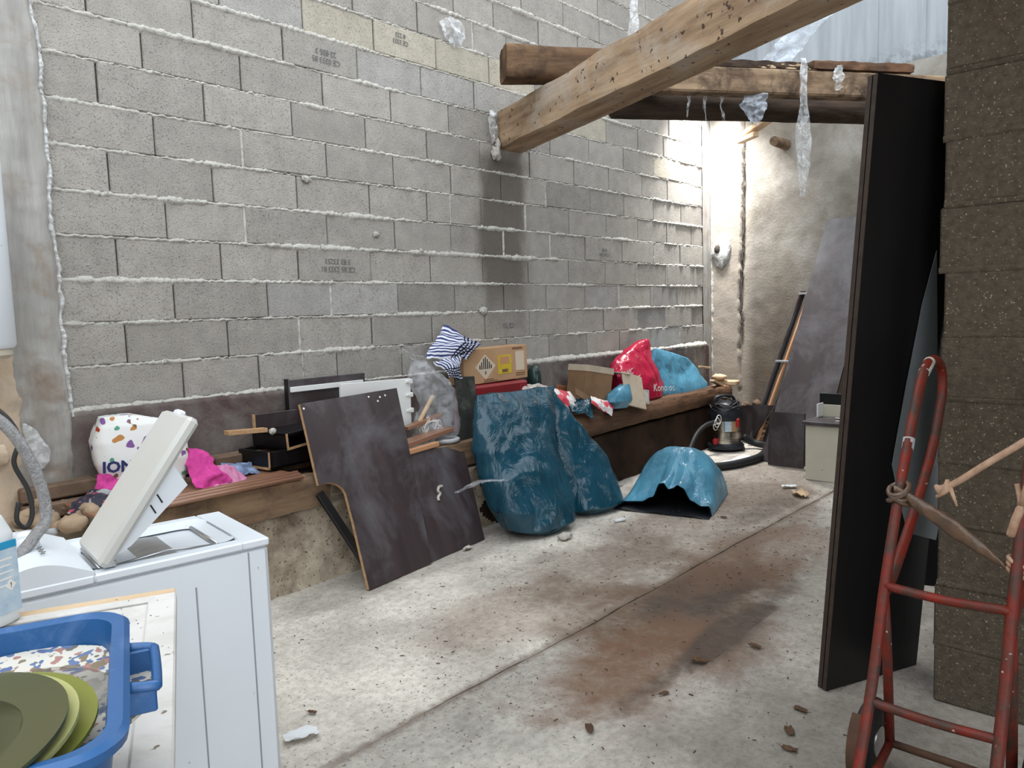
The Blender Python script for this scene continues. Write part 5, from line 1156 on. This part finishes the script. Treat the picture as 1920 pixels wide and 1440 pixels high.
# ------------------------------------------------------------------ litter on the floor
def litter(name, x, y, s, mat, label, cat, seed, group=None, z=.008):
    rs = random.Random(seed); a0 = rs.uniform(0, 6)
    def P(u, v):
        a = a0; lx = (u-.5)*s*1.6; ly = (v-.5)*s*(.9-.5*abs(u-.5)); zz = z+s*.28*abs(fn((u*2, v*2, 0), 1, seed))+.25*s*(v-.5)**2*2
        return (x+lx*math.cos(a)-ly*math.sin(a), y+lx*math.sin(a)+ly*math.cos(a), zz)
    m_ = MB().grid(P, 10, 8)
    if name == 'dead_leaf': m_.tube([Vector(P(0, .5)), Vector(P(0, .5))+V(-math.cos(a0)*s*.6, -math.sin(a0)*s*.6, s*.15)], s*.03, 5)
    return solo(name, m_, mat, label, cat, group, smoothf=True)
for i, (x, y, s, lab) in enumerate(((1.401, -1.62, .022, 'curled brown leaf on the floor just beyond the white paper by the washing machine'), (1.936, -2.444, .032, 'brown leaf alone on the stained strip at the bottom middle of the floor'), (2.29, -2.518, .024, 'brown leaf lying right on the second floor joint'), (2.859, -2.604, .032, 'dark leaf on the grey floor halfway to the tall black board'), (2.486, -2.936, .030, 'curled leaf on the floor before the foot of the tall black board'), (2.334, -2.96, .034, 'grey crumpled leaf between the curled leaf and the lowest leaf'), (2.232, -3.002, .030, 'lowest brown leaf on the floor beside the hand truck wheel'), (2.60, -2.49, .040, 'long dark leaf lying along the second floor joint'), (4.55, -1.62, .03, 'brown leaf on the floor below the open blue bag'))):
    litter('dead_leaf', x, y, s, 'leaf', lab, 'leaf', i, 'dead leaves on the floor')
litter('scrap_paper', 1.291, -1.726, .07, 'paper', 'flat white paper scrap on the floor beside the washing machine', 'paper', 40, z=.007)
litter('scrap_paper', 5.616, -1.631, .07, 'paper', 'small white paper scrap on the floor near the cream cabinet', 'paper', 41)
litter('torn_card', 5.42, -1.789, .11, 'pale_wood', 'torn tan card on the floor near the cream cabinet', 'card', 42)
solo('white_lump', MB().blob((3.572, -1.06, .02), (.05, .04, .022), .35, 4, 3, 10), 'foam', 'white plastic lump on the floor before the tall blue bag', 'lump', smoothf=True)
solo('white_peg', MB().tube([(4.05, -1.10, .012), (4.13, -1.13, .012)], .011, 8), 'paper', 'small white plastic piece on the floor before the slumped blue bag', 'peg', smoothf=True)
litter('scrap_paper', 3.065, -.72, .045, 'white_cloth', 'tiny pale scrap on the floor by the short dark board', 'paper', 43)
rf = random.Random(77); m_ = MB()
for i in range(1500):
    if rf.random() < .55: x = rf.gauss(4.3, 1.2); y = rf.uniform(-2.4, -1.0)
    else: x = rf.uniform(1.3, 6.4); y = rf.uniform(-3.2, -.8)
    if x < 1.25 or x > 7.2: continue
    s = rf.uniform(.0015, .0055); a = rf.uniform(0, 3.1); L_ = s*rf.uniform(1, 3.5)
    m_.box((x, y, .006+s*.3), (L_, s*.7, s*.5), Matrix.Rotation(a, 3, 'Z'))
solo('grit', m_, 'leaf', 'fine dark grit and crumbs strewn over the concrete floor', 'grit', kind='stuff')
m_ = MB()
for i in range(160):
    a = rf.uniform(-.5, 1.1); b = rf.uniform(0, .62); s = rf.uniform(.0005, .0016); m_.box(d(abs(a) % .9, b, .8535), (s*2.5, s, s*.6), Matrix.Rotation(rf.uniform(0, 3), 3, 'Z'))
solo('shelf_dirt', m_, 'leaf', 'dark crumbs scattered on the white door shelf', 'dirt', kind='stuff')
